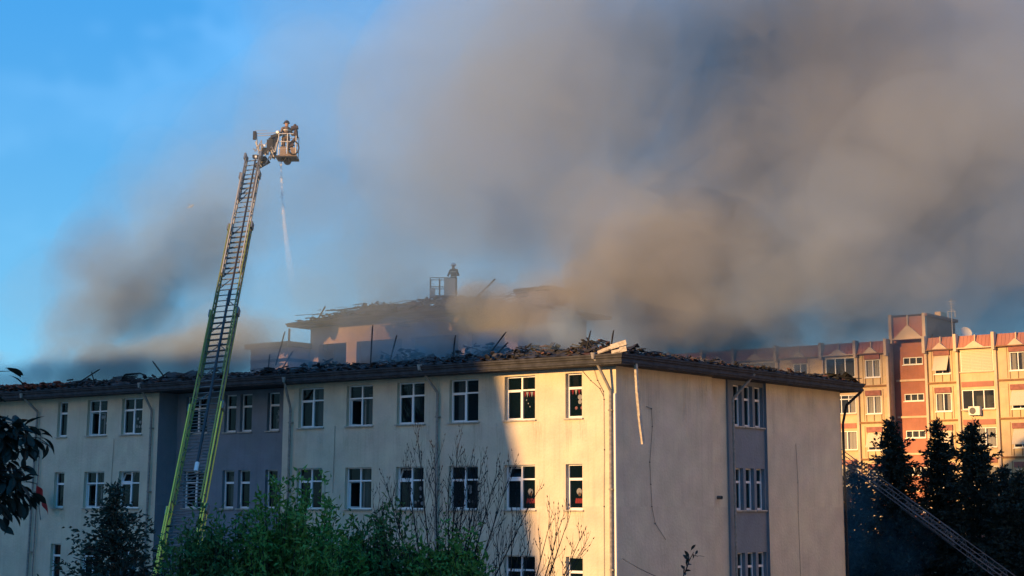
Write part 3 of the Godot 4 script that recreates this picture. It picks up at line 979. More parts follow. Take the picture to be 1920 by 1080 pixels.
	for r in 6:
		var y2 := 12.0 - step * r
		apt_window(s, tmid - 0.85, tmid + 0.85, y2 - 0.72, y2 - 0.12, tz, 3, 0, fm, gm, cm, bm)
		var tb := MB.new()
		tb.box(Vector3(tmid, y2 - 1.98, tz + 0.04), Vector3(2.9, 0.16, 0.12))
		obj("floor_band", tb, light, s)
	side.quad(Vector3(-25.1, -5, z - 0.002), Vector3(-25.1, -5, tz), Vector3(-25.1, 13.2, tz), Vector3(-25.1, 13.2, z - 0.002))
	obj("return_wall", side, yellow, s)
	var head := MB.new()
	var hz := z - 0.35
	head.prism([Vector2(-24.85, 13.25), Vector2(-21.75, 13.25), Vector2(-21.75, 15.05), Vector2(-24.85, 15.05)], -81.0, hz - 0.02)
	obj("tower_head", head, red, s)
	var slope := MB.new()
	slope.quad(Vector3(-25.0, 15.2, hz + 0.1), Vector3(-21.6, 15.2, hz + 0.1), Vector3(-21.6, 14.95, -81.3), Vector3(-25.0, 14.95, -81.3))
	slope.box(Vector3(-21.62, 15.1, -78.2), Vector3(0.12, 0.22, 6.2), Basis(Vector3.RIGHT, 0.0))
	obj("tower_roof", slope, maroon, s)
	var hg := MB.new()
	hg.prism([Vector2(-24.55, 13.3), Vector2(-22.05, 13.3), Vector2(-23.3, 14.4)], hz - 0.02, hz + 0.14)
	hg.box(Vector3(-23.3, 14.75, hz + 0.06), Vector3(0.1, 0.8, 0.12))
	hg.box(Vector3(-23.3, 13.27, hz + 0.1), Vector3(2.6, 0.1, 0.26))
	obj("gable", hg, light, s)
	for e2 in [-24.75, -21.85]:
		var tp := MB.new()
		tp.box(Vector3(e2, 14.1, hz + 0.08), Vector3(0.26, 2.3, 0.34))
		obj("pilaster", tp, light, s)
	var ch := MB.new()
	ch.box(Vector3(-21.9, 15.35, -78.6), Vector3(0.5, 0.5, 1.2))
	obj("chimney", ch, light, s)
	var back := MB.new()
	back.box(Vector3(-29, 3.5, z - 1.9), Vector3(45.5, 16.6, 0.2))
	back.box(Vector3(-29, 3.5, -86.0), Vector3(45.5, 16.8, 0.3))
	back.box(Vector3(-6.7, 3.5, -81), Vector3(0.3, 17.0, 9.5))
	back.box(Vector3(-51.4, 3.5, -81), Vector3(0.3, 17.0, 9.5))
	for r in 6:
		back.box(Vector3(-38.4, base - step * r - 0.25, z - 1.1), Vector3(26.2, 0.2, 1.3))
		back.box(Vector3(-14.1, base - step * r - 0.25, z - 1.1), Vector3(14.8, 0.2, 1.3))
	for bay in bays:
		back.box(Vector3(bay[1] + (0.1 if absf(bay[1] + 25.1) > 0.01 else -0.1), 3.5, z - 1.05), Vector3(0.12, 16.8, 1.5))
	obj("inner_wall", back, dark, s)
	var lid := MB.new()
	lid.box(Vector3(-29, 12.3, -81.3), Vector3(45, 0.3, 9.2))
	obj("roof_slab", lid, dark, s)
	# air conditioner under the second balcony
	var ac := thing("air_conditioner", "white air conditioner fixed below the balcony window of the orange apartment house", "air conditioner", Vector3(-17.75, 7.0, z + 0.2))
	var body := MB.new()
	body.box(Vector3(0, 0.33, 0.08), Vector3(0.9, 0.66, 0.36))
	obj("casing", body, plain(0.72, 0.66, 0.55, 0.5), ac)
	var fan := MB.new()
	for i in 20:
		var t0 := TAU * i / 20
		var t1 := TAU * (i + 1) / 20
		fan.tri(Vector3(-0.12, 0.33, 0.275), Vector3(-0.12 + cos(t0) * 0.26, 0.33 + sin(t0) * 0.26, 0.265), Vector3(-0.12 + cos(t1) * 0.26, 0.33 + sin(t1) * 0.26, 0.265))
	obj("fan_grille", fan, plain(0.12, 0.11, 0.1), ac)
	var br := MB.new()
	br.bar(Vector3(-0.35, -0.03, -0.2), Vector3(-0.35, -0.03, 0.25), 0.05, 0.05)
	br.bar(Vector3(0.35, -0.03, -0.2), Vector3(0.35, -0.03, 0.25), 0.05, 0.05)
	br.path([Vector3(-0.45, 0.3, -0.05), Vector3(-0.8, 0.32, -0.12), Vector3(-1.0, 0.35, -0.18)], 0.04, 5)
	obj("bracket", br, plain(0.3, 0.27, 0.22), ac)
	var an := thing("television_aerial", "thin television aerial on the roof behind the red stair tower", "aerial", Vector3(-20.7, 12.45, -78.0))
	var am := MB.new()
	am.path([Vector3(0, 0, 0), Vector3(0, 4.1, 0)], 0.03, 5)
	for k in 4:
		am.bar(Vector3(-0.4 + 0.06 * k, 3.9 - k * 0.22, 0), Vector3(0.4 - 0.06 * k, 3.9 - k * 0.22, 0), 0.02, 0.02)
	am.bar(Vector3(-0.3, 3.1, 0), Vector3(-0.3, 2.6, 0), 0.06, 0.04)
	am.bar(Vector3(0.3, 3.1, 0), Vector3(0.3, 2.6, 0), 0.06, 0.04)
	am.bar(Vector3(-0.32, 3.1, 0), Vector3(0.32, 3.1, 0), 0.04, 0.04)
	obj("mast", am, plain(0.4, 0.38, 0.35, 0.5), an)
	var dish := thing("satellite_dish", "pale satellite dish on the roof beside the red stair tower", "satellite dish", Vector3(-19.2, 12.45, -77.2))
	var dm := MB.new()
	dm.path([Vector3(0, 0, 0), Vector3(0, 1.0, 0)], 0.04, 6)
	obj("post", dm, plain(0.3, 0.28, 0.26), dish)
	var bowl := MB.new()
	var tt := Transform3D(Basis(Vector3.UP, 0.9) * Basis(Vector3.RIGHT, -0.5), Vector3(0, 1.2, 0.1))
	for i in 16:
		for r2 in 3:
			var u0 := TAU * i / 16
			var u1 := TAU * (i + 1) / 16
			var ra := 0.16 * r2
			var rb2 := 0.16 * (r2 + 1)
			bowl.quad(tt * Vector3(cos(u0) * ra, sin(u0) * ra, ra * ra * 0.5), tt * Vector3(cos(u0) * rb2, sin(u0) * rb2, rb2 * rb2 * 0.5), tt * Vector3(cos(u1) * rb2, sin(u1) * rb2, rb2 * rb2 * 0.5), tt * Vector3(cos(u1) * ra, sin(u1) * ra, ra * ra * 0.5))
	obj("bowl", bowl, plain(0.5, 0.46, 0.4, 0.5), dish)

# ---------------------------------------------------------------- ladders
func ladder_frame(d: Vector3) -> Array: # [rung axis, outward normal]
	var r := Vector3(0.9, 0, -0.44)
	r = (r - d * r.dot(d)).normalized()
	return [r, r.cross(d).normalized()]

func turntable_ladder() -> void:
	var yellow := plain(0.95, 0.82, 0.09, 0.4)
	var steel := weathered(0.26, 0.27, 0.27, 201, 0.3, 0.8, 0.0)
	steel.metallic = 0.4
	steel.roughness = 0.5
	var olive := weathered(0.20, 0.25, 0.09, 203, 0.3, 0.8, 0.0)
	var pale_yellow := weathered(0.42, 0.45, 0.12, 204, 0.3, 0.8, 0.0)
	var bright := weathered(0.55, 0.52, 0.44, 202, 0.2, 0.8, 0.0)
	bright.metallic = 0.3
	bright.roughness = 0.45
	var black := plain(0.02, 0.02, 0.022, 0.5)
	var B := Vector3(-12.208, -3.6, 9.894)
	var d := Vector3(-0.339, 0.816, -0.467).normalized()
	var fr := ladder_frame(d)
	var r: Vector3 = fr[0]
	var nn: Vector3 = fr[1]
	var root := thing("turntable_ladder", "long raised fire ladder with yellow side rails and a rescue cage at its head", "fire ladder", B)
	var secs := [[0.0, 4.22, 1.44], [0.4, 8.95, 1.26], [4.4, 13.79, 1.08], [10.4, 18.68, 0.92], [15.8, 21.8, 0.76], [20.2, 23.0, 0.62]]
	for i in secs.size():
		var q: Array = secs[i]
		var w: float = q[2]
		var lift := 0.05 * i
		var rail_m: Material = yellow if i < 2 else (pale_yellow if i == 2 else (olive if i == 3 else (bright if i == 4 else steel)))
		var sec := pivot("ladder_section", root, Vector3.ZERO)
		var hh := nn * (0.30 - 0.02 * i)
		for sgn in [-1.0, 1.0]:
			var mb := MB.new()      # lattice of one side
			var o0: Vector3 = d * q[0] + r * (w * 0.5 * sgn) + nn * lift
			var o1: Vector3 = d * q[1] + r * (w * 0.5 * sgn) + nn * lift
			var low := MB.new()
			low.bar(o0, o1, 0.06, 0.085, nn)
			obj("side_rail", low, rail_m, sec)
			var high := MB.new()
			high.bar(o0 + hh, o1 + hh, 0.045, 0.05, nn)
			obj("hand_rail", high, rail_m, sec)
			if i < 4:
				mb.bar(o0 + hh * 0.5 + r * sgn * 0.03, o1 + hh * 0.5 + r * sgn * 0.03, 0.02, 0.05, nn)
			var nl := int((q[1] - q[0]) / 0.6)
			for k in nl:
				var s0: float = q[0] + (q[1] - q[0]) * k / nl
				var s1: float = q[0] + (q[1] - q[0]) * (k + 1) / nl
				var p0: Vector3 = d * s0 + r * (w * 0.5 * sgn) + nn * lift
				var p1: Vector3 = d * s1 + r * (w * 0.5 * sgn) + nn * lift
				mb.bar(p0, p0 + hh, 0.03, 0.03, r)
				if k % 2 == 0:
					mb.bar(p0, p1 + hh, 0.025, 0.025, r)
				else:
					mb.bar(p0 + hh, p1, 0.025, 0.025, r)
			mb.box(d * (q[1] - 0.12) + r * (w * 0.5 * sgn + 0.05 * sgn) + nn * (lift + 0.12), Vector3(0.08, 0.35, 0.26), Basis(r, d, nn))
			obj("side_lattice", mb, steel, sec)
		var nr := int((q[1] - q[0]) / 0.3)
		var rung := MB.new()
		rung.tube(-r * (w * 0.5), r * (w * 0.5), 0.024, 0.024, 6)
		var rm := rung.mesh()
		for k in nr:
			var ro := obj("rung", rm, steel, sec)
			ro.position = d * (q[0] + 0.15 + 0.3 * k) + nn * lift
		if i > 0:
			for k in int((q[1] - q[0]) / 1.2):
				var sg := 1.0 if k % 2 == 0 else -1.0
				var brace := MB.new()
				brace.bar(d * (q[0] + 1.2 * k) - r * w * 0.5 * sg + nn * (lift - 0.04), d * (q[0] + 1.2 * k + 0.6) + r * w * 0.1 * sg + nn * (lift - 0.04), 0.03, 0.03, nn)
				obj("cross_brace", brace, steel, sec)
	var pipe := MB.new()
	pipe.tube(r * 0.12 + nn * 0.3 + d * 6.0, r * 0.1 + nn * 0.34 + d * 14.8, 0.06, 0.055, 8)
	pipe.tube(r * 0.16 + nn * 0.36 + d * 14.0, r * 0.14 + nn * 0.4 + d * 22.6, 0.045, 0.04, 8)
	obj("water_pipe", pipe, plain(0.03, 0.03, 0.032, 0.5), root)
	var cap := MB.new()
	cap.tube(r * 0.12 + nn * 0.3 + d * 5.7, r * 0.12 + nn * 0.3 + d * 6.1, 0.085, 0.085, 8)
	obj("pipe_end", cap, plain(0.7, 0.7, 0.68, 0.4), root)
	var foot := MB.new()
	foot.tube(Vector3(0, -1.45, 0), Vector3(0, -0.2, 0), 1.1, 0.9, 16)
	foot.box(Vector3(0, -0.1, 0.0), Vector3(1.9, 0.5, 1.9))
	obj("turntable", foot, plain(0.4, 0.02, 0.02, 0.4), root)
	# ---- the cage
	var x := Vector3(0.788, 0, -0.616)
	var z := Vector3(0.616, 0, 0.788)
	var bs := Basis(x, Vector3.UP, z)
	var cage := pivot("rescue_cage", root, Vector3(-19.301, 15.299, -1.483) - B, bs.scaled(Vector3.ONE * 0.9))
	var grey := plain(0.33, 0.31, 0.29, 0.5, 0.2)
	var white := plain(0.62, 0.6, 0.56, 0.45)
	var floor_ := MB.new()
	floor_.box(Vector3(0.5, 0.0, 0), Vector3(1.05, 0.1, 1.1))
	floor_.tube(Vector3(0.45, -0.04, -0.5), Vector3(0.45, -0.04, 0.5), 0.2, 0.2, 12)
	floor_.bar(Vector3(-0.5, -0.05, 0.4), Vector3(-1.05, -0.45, 0.1), 0.16, 0.2)
	floor_.bar(Vector3(-0.45, -0.05, -0.4), Vector3(-1.0, -0.4, -0.3), 0.14, 0.2)
	obj("cage_floor", floor_, black, cage)
	var rail := MB.new()
	for p in [[0.12, 0.5], [0.98, 0.5], [0.98, -0.5], [0.12, -0.5], [0.55, 0.52]]:
		rail.tube(Vector3(p[0], 0.05, p[1]), Vector3(p[0], 1.15, p[1]), 0.025, 0.025, 6)
	for y in [0.4, 0.75, 1.15]:
		rail.path([Vector3(0.12, y, 0.5), Vector3(0.98, y, 0.5), Vector3(0.98, y, -0.5), Vector3(0.12, y, -0.5)], 0.022, 6)
	rail.path([Vector3(-0.05, 0.2, 0.56), Vector3(0.12, 0.95, 0.56)], 0.02, 5)
	obj("cage_rail", rail, white, cage)
	var panels := MB.new()
	panels.box(Vector3(0.34, 0.28, 0.5), Vector3(0.3, 0.42, 0.04))
	panels.box(Vector3(0.83, 0.26, 0.5), Vector3(0.24, 0.4, 0.04))
	panels.box(Vector3(0.6, 0.07, 0.53), Vector3(0.85, 0.1, 0.05))
	obj("cage_panel", panels, weathered(0.36, 0.27, 0.21, 210, 0.3, 0.5, 0.0), cage)
	var console := MB.new()
	console.bar(Vector3(-0.25, 0.0, 0.2), Vector3(-0.02, 1.05, 0.15), 0.3, 0.24)
	console.box(Vector3(-0.35, 0.62, 0.15), Vector3(0.3, 0.55, 0.4))
	console.box(Vector3(-0.05, 1.12, 0.2), Vector3(0.55, 0.14, 0.3), Basis(Vector3.BACK, 0.35))
	console.bar(Vector3(-0.4, 0.9, 0.1), Vector3(0.05, 1.2, 0.1), 0.16, 0.2)
	obj("control_console", console, black, cage)
	var left := MB.new() # folding platform and its rails, left of the ladder head
	for y in [1.1, 1.22]:
		left.bar(Vector3(-1.12, y, 0.2), Vector3(0.1, y + 0.05, 0.2), 0.03, 0.03)
	left.bar(Vector3(-1.12, 1.35, 0.25), Vector3(-0.5, 1.36, 0.25), 0.02, 0.02)
	left.tube(Vector3(-1.05, 1.3, 0.2), Vector3(-1.0, 0.65, 0.2), 0.03, 0.03, 6)
	left.tube(Vector3(-1.15, 0.9, -0.2), Vector3(-0.95, 0.35, -0.1), 0.025, 0.025, 6)
	left.bar(Vector3(-1.1, 0.3, 0.2), Vector3(-0.8, 0.85, 0.15), 0.04, 0.04)
	left.bar(Vector3(-0.8, 0.2, 0.2), Vector3(-1.05, 0.75, 0.15), 0.04, 0.04)
	left.bar(Vector3(-0.55, 0.1, 0.2), Vector3(-0.75, 0.7, 0.15), 0.05, 0.04)
	left.bar(Vector3(-0.5, 0.75, 0.25), Vector3(-0.95, 0.2, 0.2), 0.035, 0.035)
	left.bar(Vector3(-0.25, -0.1, 0.45), Vector3(0.0, 0.75, 0.4), 0.035, 0.035)
	var jr := RandomNumberGenerator.new()
	jr.seed = 33
	for k in 30: # braces, valves and hose clips crowded round the ladder head
		var jc := Vector3(jr.randf_range(-1.05, 0.0), jr.randf_range(-0.35, 0.75), jr.randf_range(0.0, 0.4))
		var jd := Vector3(jr.randf_range(-0.5, 0.5), jr.randf_range(0.2, 1.0), jr.randf_range(-0.3, 0.3)).normalized() * jr.randf_range(0.1, 0.22)
		jc.x -= jc.y * 0.1
		left.bar(jc - jd, jc + jd, jr.randf_range(0.02, 0.06), jr.randf_range(0.02, 0.06))
	obj("head_frame", left, grey, cage)
	for q2 in [[-1.14, 1.12, 0.2, 0.14, 0.42, 0.16], [-0.62, 0.35, 0.1, 0.35, 0.3, 0.3], [-0.95, 0.05, 0.1, 0.5, 0.14, 0.4]]:
		var lamp := MB.new()
		lamp.box(Vector3(q2[0], q2[1], q2[2]), Vector3(q2[3], q2[4], q2[5]))
		obj("equipment_box", lamp, black, cage)
	var spot := MB.new()
	spot.tube(Vector3(-0.02, 1.26, 0.36), Vector3(0.1, 1.24, 0.4), 0.08, 0.1, 10)
	spot.box(Vector3(-0.62, 0.58, 0.32), Vector3(0.1, 0.1, 0.06))
	spot.box(Vector3(-1.02, 0.02, 0.32), Vector3(0.1, 0.1, 0.06))
	obj("work_lamp", spot, plain(0.8, 0.8, 0.8, 0.25), cage)
	var mon := MB.new() # water cannon on its riser
	mon.path([Vector3(0.7, 0.35, 0.4), Vector3(0.78, 0.75, 0.4), Vector3(0.98, 0.95, 0.4), Vector3(0.95, 1.3, 0.4), Vector3(0.9, 1.45, 0.4)], 0.09, 8)
	mon.tube(Vector3(0.72, 1.42, 0.45), Vector3(1.05, 1.5, 0.4), 0.13, 0.1, 10)
	mon.tube(Vector3(0.88, 1.5, 0.4), Vector3(0.9, 1.66, 0.4), 0.13, 0.05, 8)
	mon.box(Vector3(0.74, 0.62, 0.45), Vector3(0.22, 0.22, 0.2), Basis(Vector3.BACK, 0.5))
	mon.box(Vector3(0.92, 1.15, 0.46), Vector3(0.16, 0.2, 0.14))
	obj("water_cannon", mon, weathered(0.10, 0.075, 0.08, 211, 0.3, 0.3, 0.0), cage)
	var hose := MB.new()
	var pts := []
	for k in 21:
		var t := TAU * k / 20.0
		pts.append(Vector3(0.86 + cos(t) * 0.27, 0.42 + sin(t) * 0.34, 0.56))
	hose.path(pts, 0.035, 6)
	var pts2 := []
	for k in 13:
		var t2 := PI + PI * k / 12.0
		pts2.append(Vector3(0.28 + cos(t2) * 0.22, -0.08 + sin(t2) * 0.16, 0.5))
	hose.path(pts2, 0.035, 6)
	obj("hose", hose, black, cage)
	var person := firefighter("firefighter in tan coat standing in the cage at the head of the yellow ladder", Transform3D((bs * Basis(Vector3.UP, 0.5)).scaled(Vector3.ONE * 0.93), Vector3(-19.301, 15.34, -1.483) + x * 0.36), Color(0.15, 0.10, 0.075), Color(0.03, 0.03, 0.035))
	# ---- water falling from the cannon
	var spray := thing("water_jet", "thin white stream of water falling from the rescue cage", "water jet", Vector3.ZERO, "", "stuff")
	var prev := Vector3(-19.19, 15.2, -1.61)
	for k in 16:
		var t3 := (k + 1) / 16.0
		var nx := Vector3(-19.19 + 0.65 * t3 * t3, 15.2 - 5.6 * t3, -1.61 - 0.3 * t3)
		var rad := 0.035 + 0.15 * t3 * t3
		var wm := plain(0.9, 0.88, 0.86, 0.6)
		wm.transparency = BaseMaterial3D.TRANSPARENCY_ALPHA
		wm.albedo_color.a = 0.26 * pow(1.0 - t3, 1.2) + 0.008
		var st := MB.new()
		st.tube(prev, nx, 0.035 + 0.15 * pow(k / 16.0, 2), rad, 10)
		obj("water_strand", st, wm, spray)
		if k % 2 == 0: # drops torn off the stream
			var dr := MB.new()
			for j in 26:
				var at2 := prev.lerp(nx, rng.randf()) + Vector3(rng.randfn(), rng.randfn(), rng.randfn()) * rad * 0.9
				dr.box(at2, Vector3(0.02, 0.05, 0.02))
			tag(obj("drops", dr, wm, spray), "", "", "", "stuff")
		prev = nx

func lattice_ladder() -> void: # second engine's ladder, slanting behind the flank of the school
	var a := Vector3(4.4, -4.2, -27.1)
	var b := Vector3(-5.66, 2.95, -26.31)
	var d := (b - a).normalized()
	var r := Vector3(0.5, 0.3, 0.8)
	r = (r - d * r.dot(d)).normalized()
	var nn := r.cross(d).normalized()
	if nn.y < 0:
		nn = -nn
	var steel := plain(0.10, 0.105, 0.115, 0.6, 0.2)
	var root := thing("lattice_ladder", "grey lattice fire ladder slanting in front of the dark cypresses", "fire ladder", a)
	var L := (b - a).length()
	for i in 2:
		var w := 0.62 - 0.12 * i
		var s0 := 0.0 if i == 0 else L * 0.35
		var s1 := L * 0.6 if i == 0 else L
		var mb := MB.new()
		for sg in [-1.0, 1.0]:
			var o: Vector3 = r * (w * 0.5 * sg) + nn * 0.04 * i
			mb.bar(o + d * s0, o + d * s1, 0.04, 0.045, nn)
			mb.bar(o + d * s0 + nn * 0.4, o + d * s1 + nn * 0.4, 0.03, 0.035, nn)
			var n := int((s1 - s0) / 0.55)
			for k in n:
				var p: Vector3 = o + d * (s0 + (s1 - s0) * k / n)
				var p2: Vector3 = o + d * (s0 + (s1 - s0) * (k + 1) / n)
				mb.bar(p, p + nn * 0.4, 0.014, 0.014, r)
				if k % 2 == 0: mb.bar(p, p2 + nn * 0.4, 0.014, 0.014, r)
				else: mb.bar(p + nn * 0.4, p2, 0.014, 0.014, r)
		var sec := obj("ladder_section", mb, steel, root)
		var rung := MB.new()
		rung.tube(-r * w * 0.5, r * w * 0.5, 0.012, 0.012, 5)
		var rm := rung.mesh()
		for k in int((s1 - s0) / 0.3):
			obj("rung", rm, steel, sec).position = d * (s0 + 0.3 * k) + nn * 0.04 * i
	var foot := MB.new()
	foot.tube(Vector3(0, -0.8, 0), Vector3(0, 0.1, 0), 0.9, 0.7, 12)
	obj("turntable", foot, plain(0.4, 0.02, 0.02, 0.4), root)

func rear_basket() -> void:
	var white := weathered(0.78, 0.74, 0.66, 220, 0.15, 0.5, 0.0)
	var dark := plain(0.05, 0.05, 0.055, 0.5)
	var x := Vector3(0.788, 0, -0.616)
	var z := Vector3(0.616, 0, 0.788)
	var bs := Basis(x, Vector3.UP, z)
	var at := Vector3(-24.75, 11.2, -19.7)
	var root := thing("rescue_basket", "white rescue basket of another engine above the charred hipped roof", "rescue basket", at)
	var p := pivot("basket", root, Vector3.ZERO, bs)
	var w := MB.new()
	w.box(Vector3(0.22, 0.55, 0.45), Vector3(0.62, 0.95, 0.06))
	w.box(Vector3(-0.72, 0.25, 0.45), Vector3(0.3, 0.45, 0.06))
	w.box(Vector3(0.5, 0.55, 0.0), Vector3(0.06, 0.95, 0.9))
	obj("panel", w, white, p)
	var f := MB.new()
	f.box(Vector3(-0.15, 0.05, 0), Vector3(1.45, 0.08, 0.95))
	for q in [-0.85, -0.35, 0.55]:
		f.bar(Vector3(q, 0.05, 0.45), Vector3(q, 1.05, 0.45), 0.04, 0.04)
		f.bar(Vector3(q, 0.05, -0.45), Vector3(q, 1.05, -0.45), 0.04, 0.04)
	for y in [0.55, 1.05]:
		f.bar(Vector3(-0.87, y, 0.45), Vector3(0.57, y, 0.45), 0.04, 0.04)
		f.bar(Vector3(-0.87, y, -0.45), Vector3(0.57, y, -0.45), 0.04, 0.04)
	obj("rail", f, dark, p)
	# its own boom, coming up from behind the roof
	var boom := MB.new()
	var e := Vector3(-1.5, -14.5, -9.0)
	for sg in [-1.0, 1.0]:
		boom.bar(Vector3(0.3 * sg, -0.1, -0.3), e + Vector3(0.4 * sg, 0, 0), 0.1, 0.14)
	obj("boom", boom, dark, root)
	firefighter("dark clad firefighter with a white helmet standing in the white rear basket", Transform3D(bs * Basis(Vector3.UP, -0.4), at + x * 0.42 + Vector3(0, 0.1, 0)), Color(0.035, 0.04, 0.045), Color(0.75, 0.75, 0.72))

# ---------------------------------------------------------------- people: one skin over a posed skeleton
func firefighter(label: String, t: Transform3D, coat: Color, helmet: Color) -> Node3D:
	var skin := Color(0.35, 0.2, 0.14)
	var trousers := coat * 0.7
	var glove := Color(0.03, 0.03, 0.03)
	var bones := [ # a, b, radius a, radius b, colour
		[Vector3(0, 0.98, 0), Vector3(0, 1.2, 0.02), 0.16, 0.165, coat], [Vector3(0, 1.2, 0.02), Vector3(0, 1.40, 0.04), 0.165, 0.15, coat],
		[Vector3(-0.15, 1.42, 0.03), Vector3(0.15, 1.42, 0.03), 0.085, 0.085, coat], [Vector3(0, 1.45, 0.04), Vector3(0, 1.56, 0.06), 0.06, 0.055, skin],
		[Vector3(0, 1.61, 0.07), Vector3(0, 1.70, 0.06), 0.085, 0.098, skin], [Vector3(0, 1.62, 0.15), Vector3(0, 1.64, 0.17), 0.02, 0.015, skin],
		[Vector3(-0.2, 1.4, 0.03), Vector3(-0.3, 1.14, 0.08), 0.07, 0.056, coat], [Vector3(-0.3, 1.14, 0.08), Vector3(-0.16, 1.08, 0.36), 0.056, 0.042, coat], [Vector3(-0.16, 1.08, 0.36), Vector3(-0.12, 1.08, 0.45), 0.042, 0.035, glove],
		[Vector3(0.2, 1.4, 0.03), Vector3(0.31, 1.14, 0.06), 0.07, 0.056, coat], [Vector3(0.31, 1.14, 0.06), Vector3(0.22, 1.1, 0.34), 0.056, 0.042, coat], [Vector3(0.22, 1.1, 0.34), Vector3(0.2, 1.11, 0.43), 0.042, 0.035, glove],
		[Vector3(-0.1, 0.95, 0), Vector3(-0.13, 0.5, 0.04), 0.105, 0.075, trousers], [Vector3(-0.13, 0.5, 0.04), Vector3(-0.14, 0.1, -0.02), 0.075, 0.06, trousers], [Vector3(-0.14, 0.07, -0.03), Vector3(-0.15, 0.05, 0.14), 0.055, 0.045, glove],
		[Vector3(0.1, 0.95, 0), Vector3(0.14, 0.5, 0.03), 0.105, 0.075, trousers], [Vector3(0.14, 0.5, 0.03), Vector3(0.16, 0.1, -0.03), 0.075, 0.06, trousers], [Vector3(0.16, 0.07, -0.04), Vector3(0.18, 0.05, 0.13), 0.055, 0.045, glove],
	]
	for hand in [[Vector3(-0.12, 1.08, 0.45), -1.0], [Vector3(0.2, 1.11, 0.43), 1.0]]:
		for k in 4:
			var off := Vector3((k - 1.5) * 0.022, 0.0, 0.03)
			bones.append([hand[0] + off, hand[0] + off + Vector3(0, -0.05 - 0.008 * (k % 3), 0.035), 0.011, 0.009, glove])
		bones.append([hand[0] + Vector3(-hand[1] * 0.035, 0, -0.01), hand[0] + Vector3(-hand[1] * 0.05, -0.03, 0.04), 0.012, 0.01, glove])
	var body := skin_mesh(bones, 0.032)
	var o := MeshInstance3D.new()
	o.mesh = body
	o.set_surface_override_material(0, tinted(0.85))
	o.name = numbered("person")
	o.transform = t
	add_child(o)
	tag(o, label, "person")
	var hm := MB.new()
	for i in 14:
		for j in 5:
			var a0 := TAU * i / 14
			var a1 := TAU * (i + 1) / 14
			var b0 := PI * 0.5 * j / 5
			var b1 := PI * 0.5 * (j + 1) / 5
			var f := func(a: float, b: float) -> Vector3: return Vector3(cos(a) * cos(b) * 0.135, 1.70 + sin(b) * 0.135, 0.05 + sin(a) * cos(b) * 0.155)
			hm.quad(f.call(a1, b0), f.call(a0, b0), f.call(a0, b1), f.call(a1, b1))
	for i in 14:
		var c0 := TAU * i / 14
		var c1 := TAU * (i + 1) / 14
		hm.quad(Vector3(cos(c1) * 0.17, 1.685, 0.04 + sin(c1) * 0.2), Vector3(cos(c0) * 0.17, 1.685, 0.04 + sin(c0) * 0.2), Vector3(cos(c0) * 0.13, 1.71, 0.05 + sin(c0) * 0.15), Vector3(cos(c1) * 0.13, 1.71, 0.05 + sin(c1) * 0.15))
	obj("helmet", hm, plain(helmet.r, helmet.g, helmet.b, 0.35), o)
	var bands := MB.new()
	for y in [1.02, 1.3]:
		for i in 16:
			var d0 := TAU * i / 16
			var d1 := TAU * (i + 1) / 16
			var rr := 0.19 if y < 1.2 else 0.195
			bands.quad(Vector3(cos(d1) * rr, y, 0.02 + sin(d1) * rr * 0.95), Vector3(cos(d0) * rr, y, 0.02 + sin(d0) * rr * 0.95), Vector3(cos(d0) * rr, y + 0.05, 0.02 + sin(d0) * rr * 0.95), Vector3(cos(d1) * rr, y + 0.05, 0.02 + sin(d1) * rr * 0.95))
	obj("reflective_band", bands, plain(0.6, 0.6, 0.5, 0.4), o)
	return o

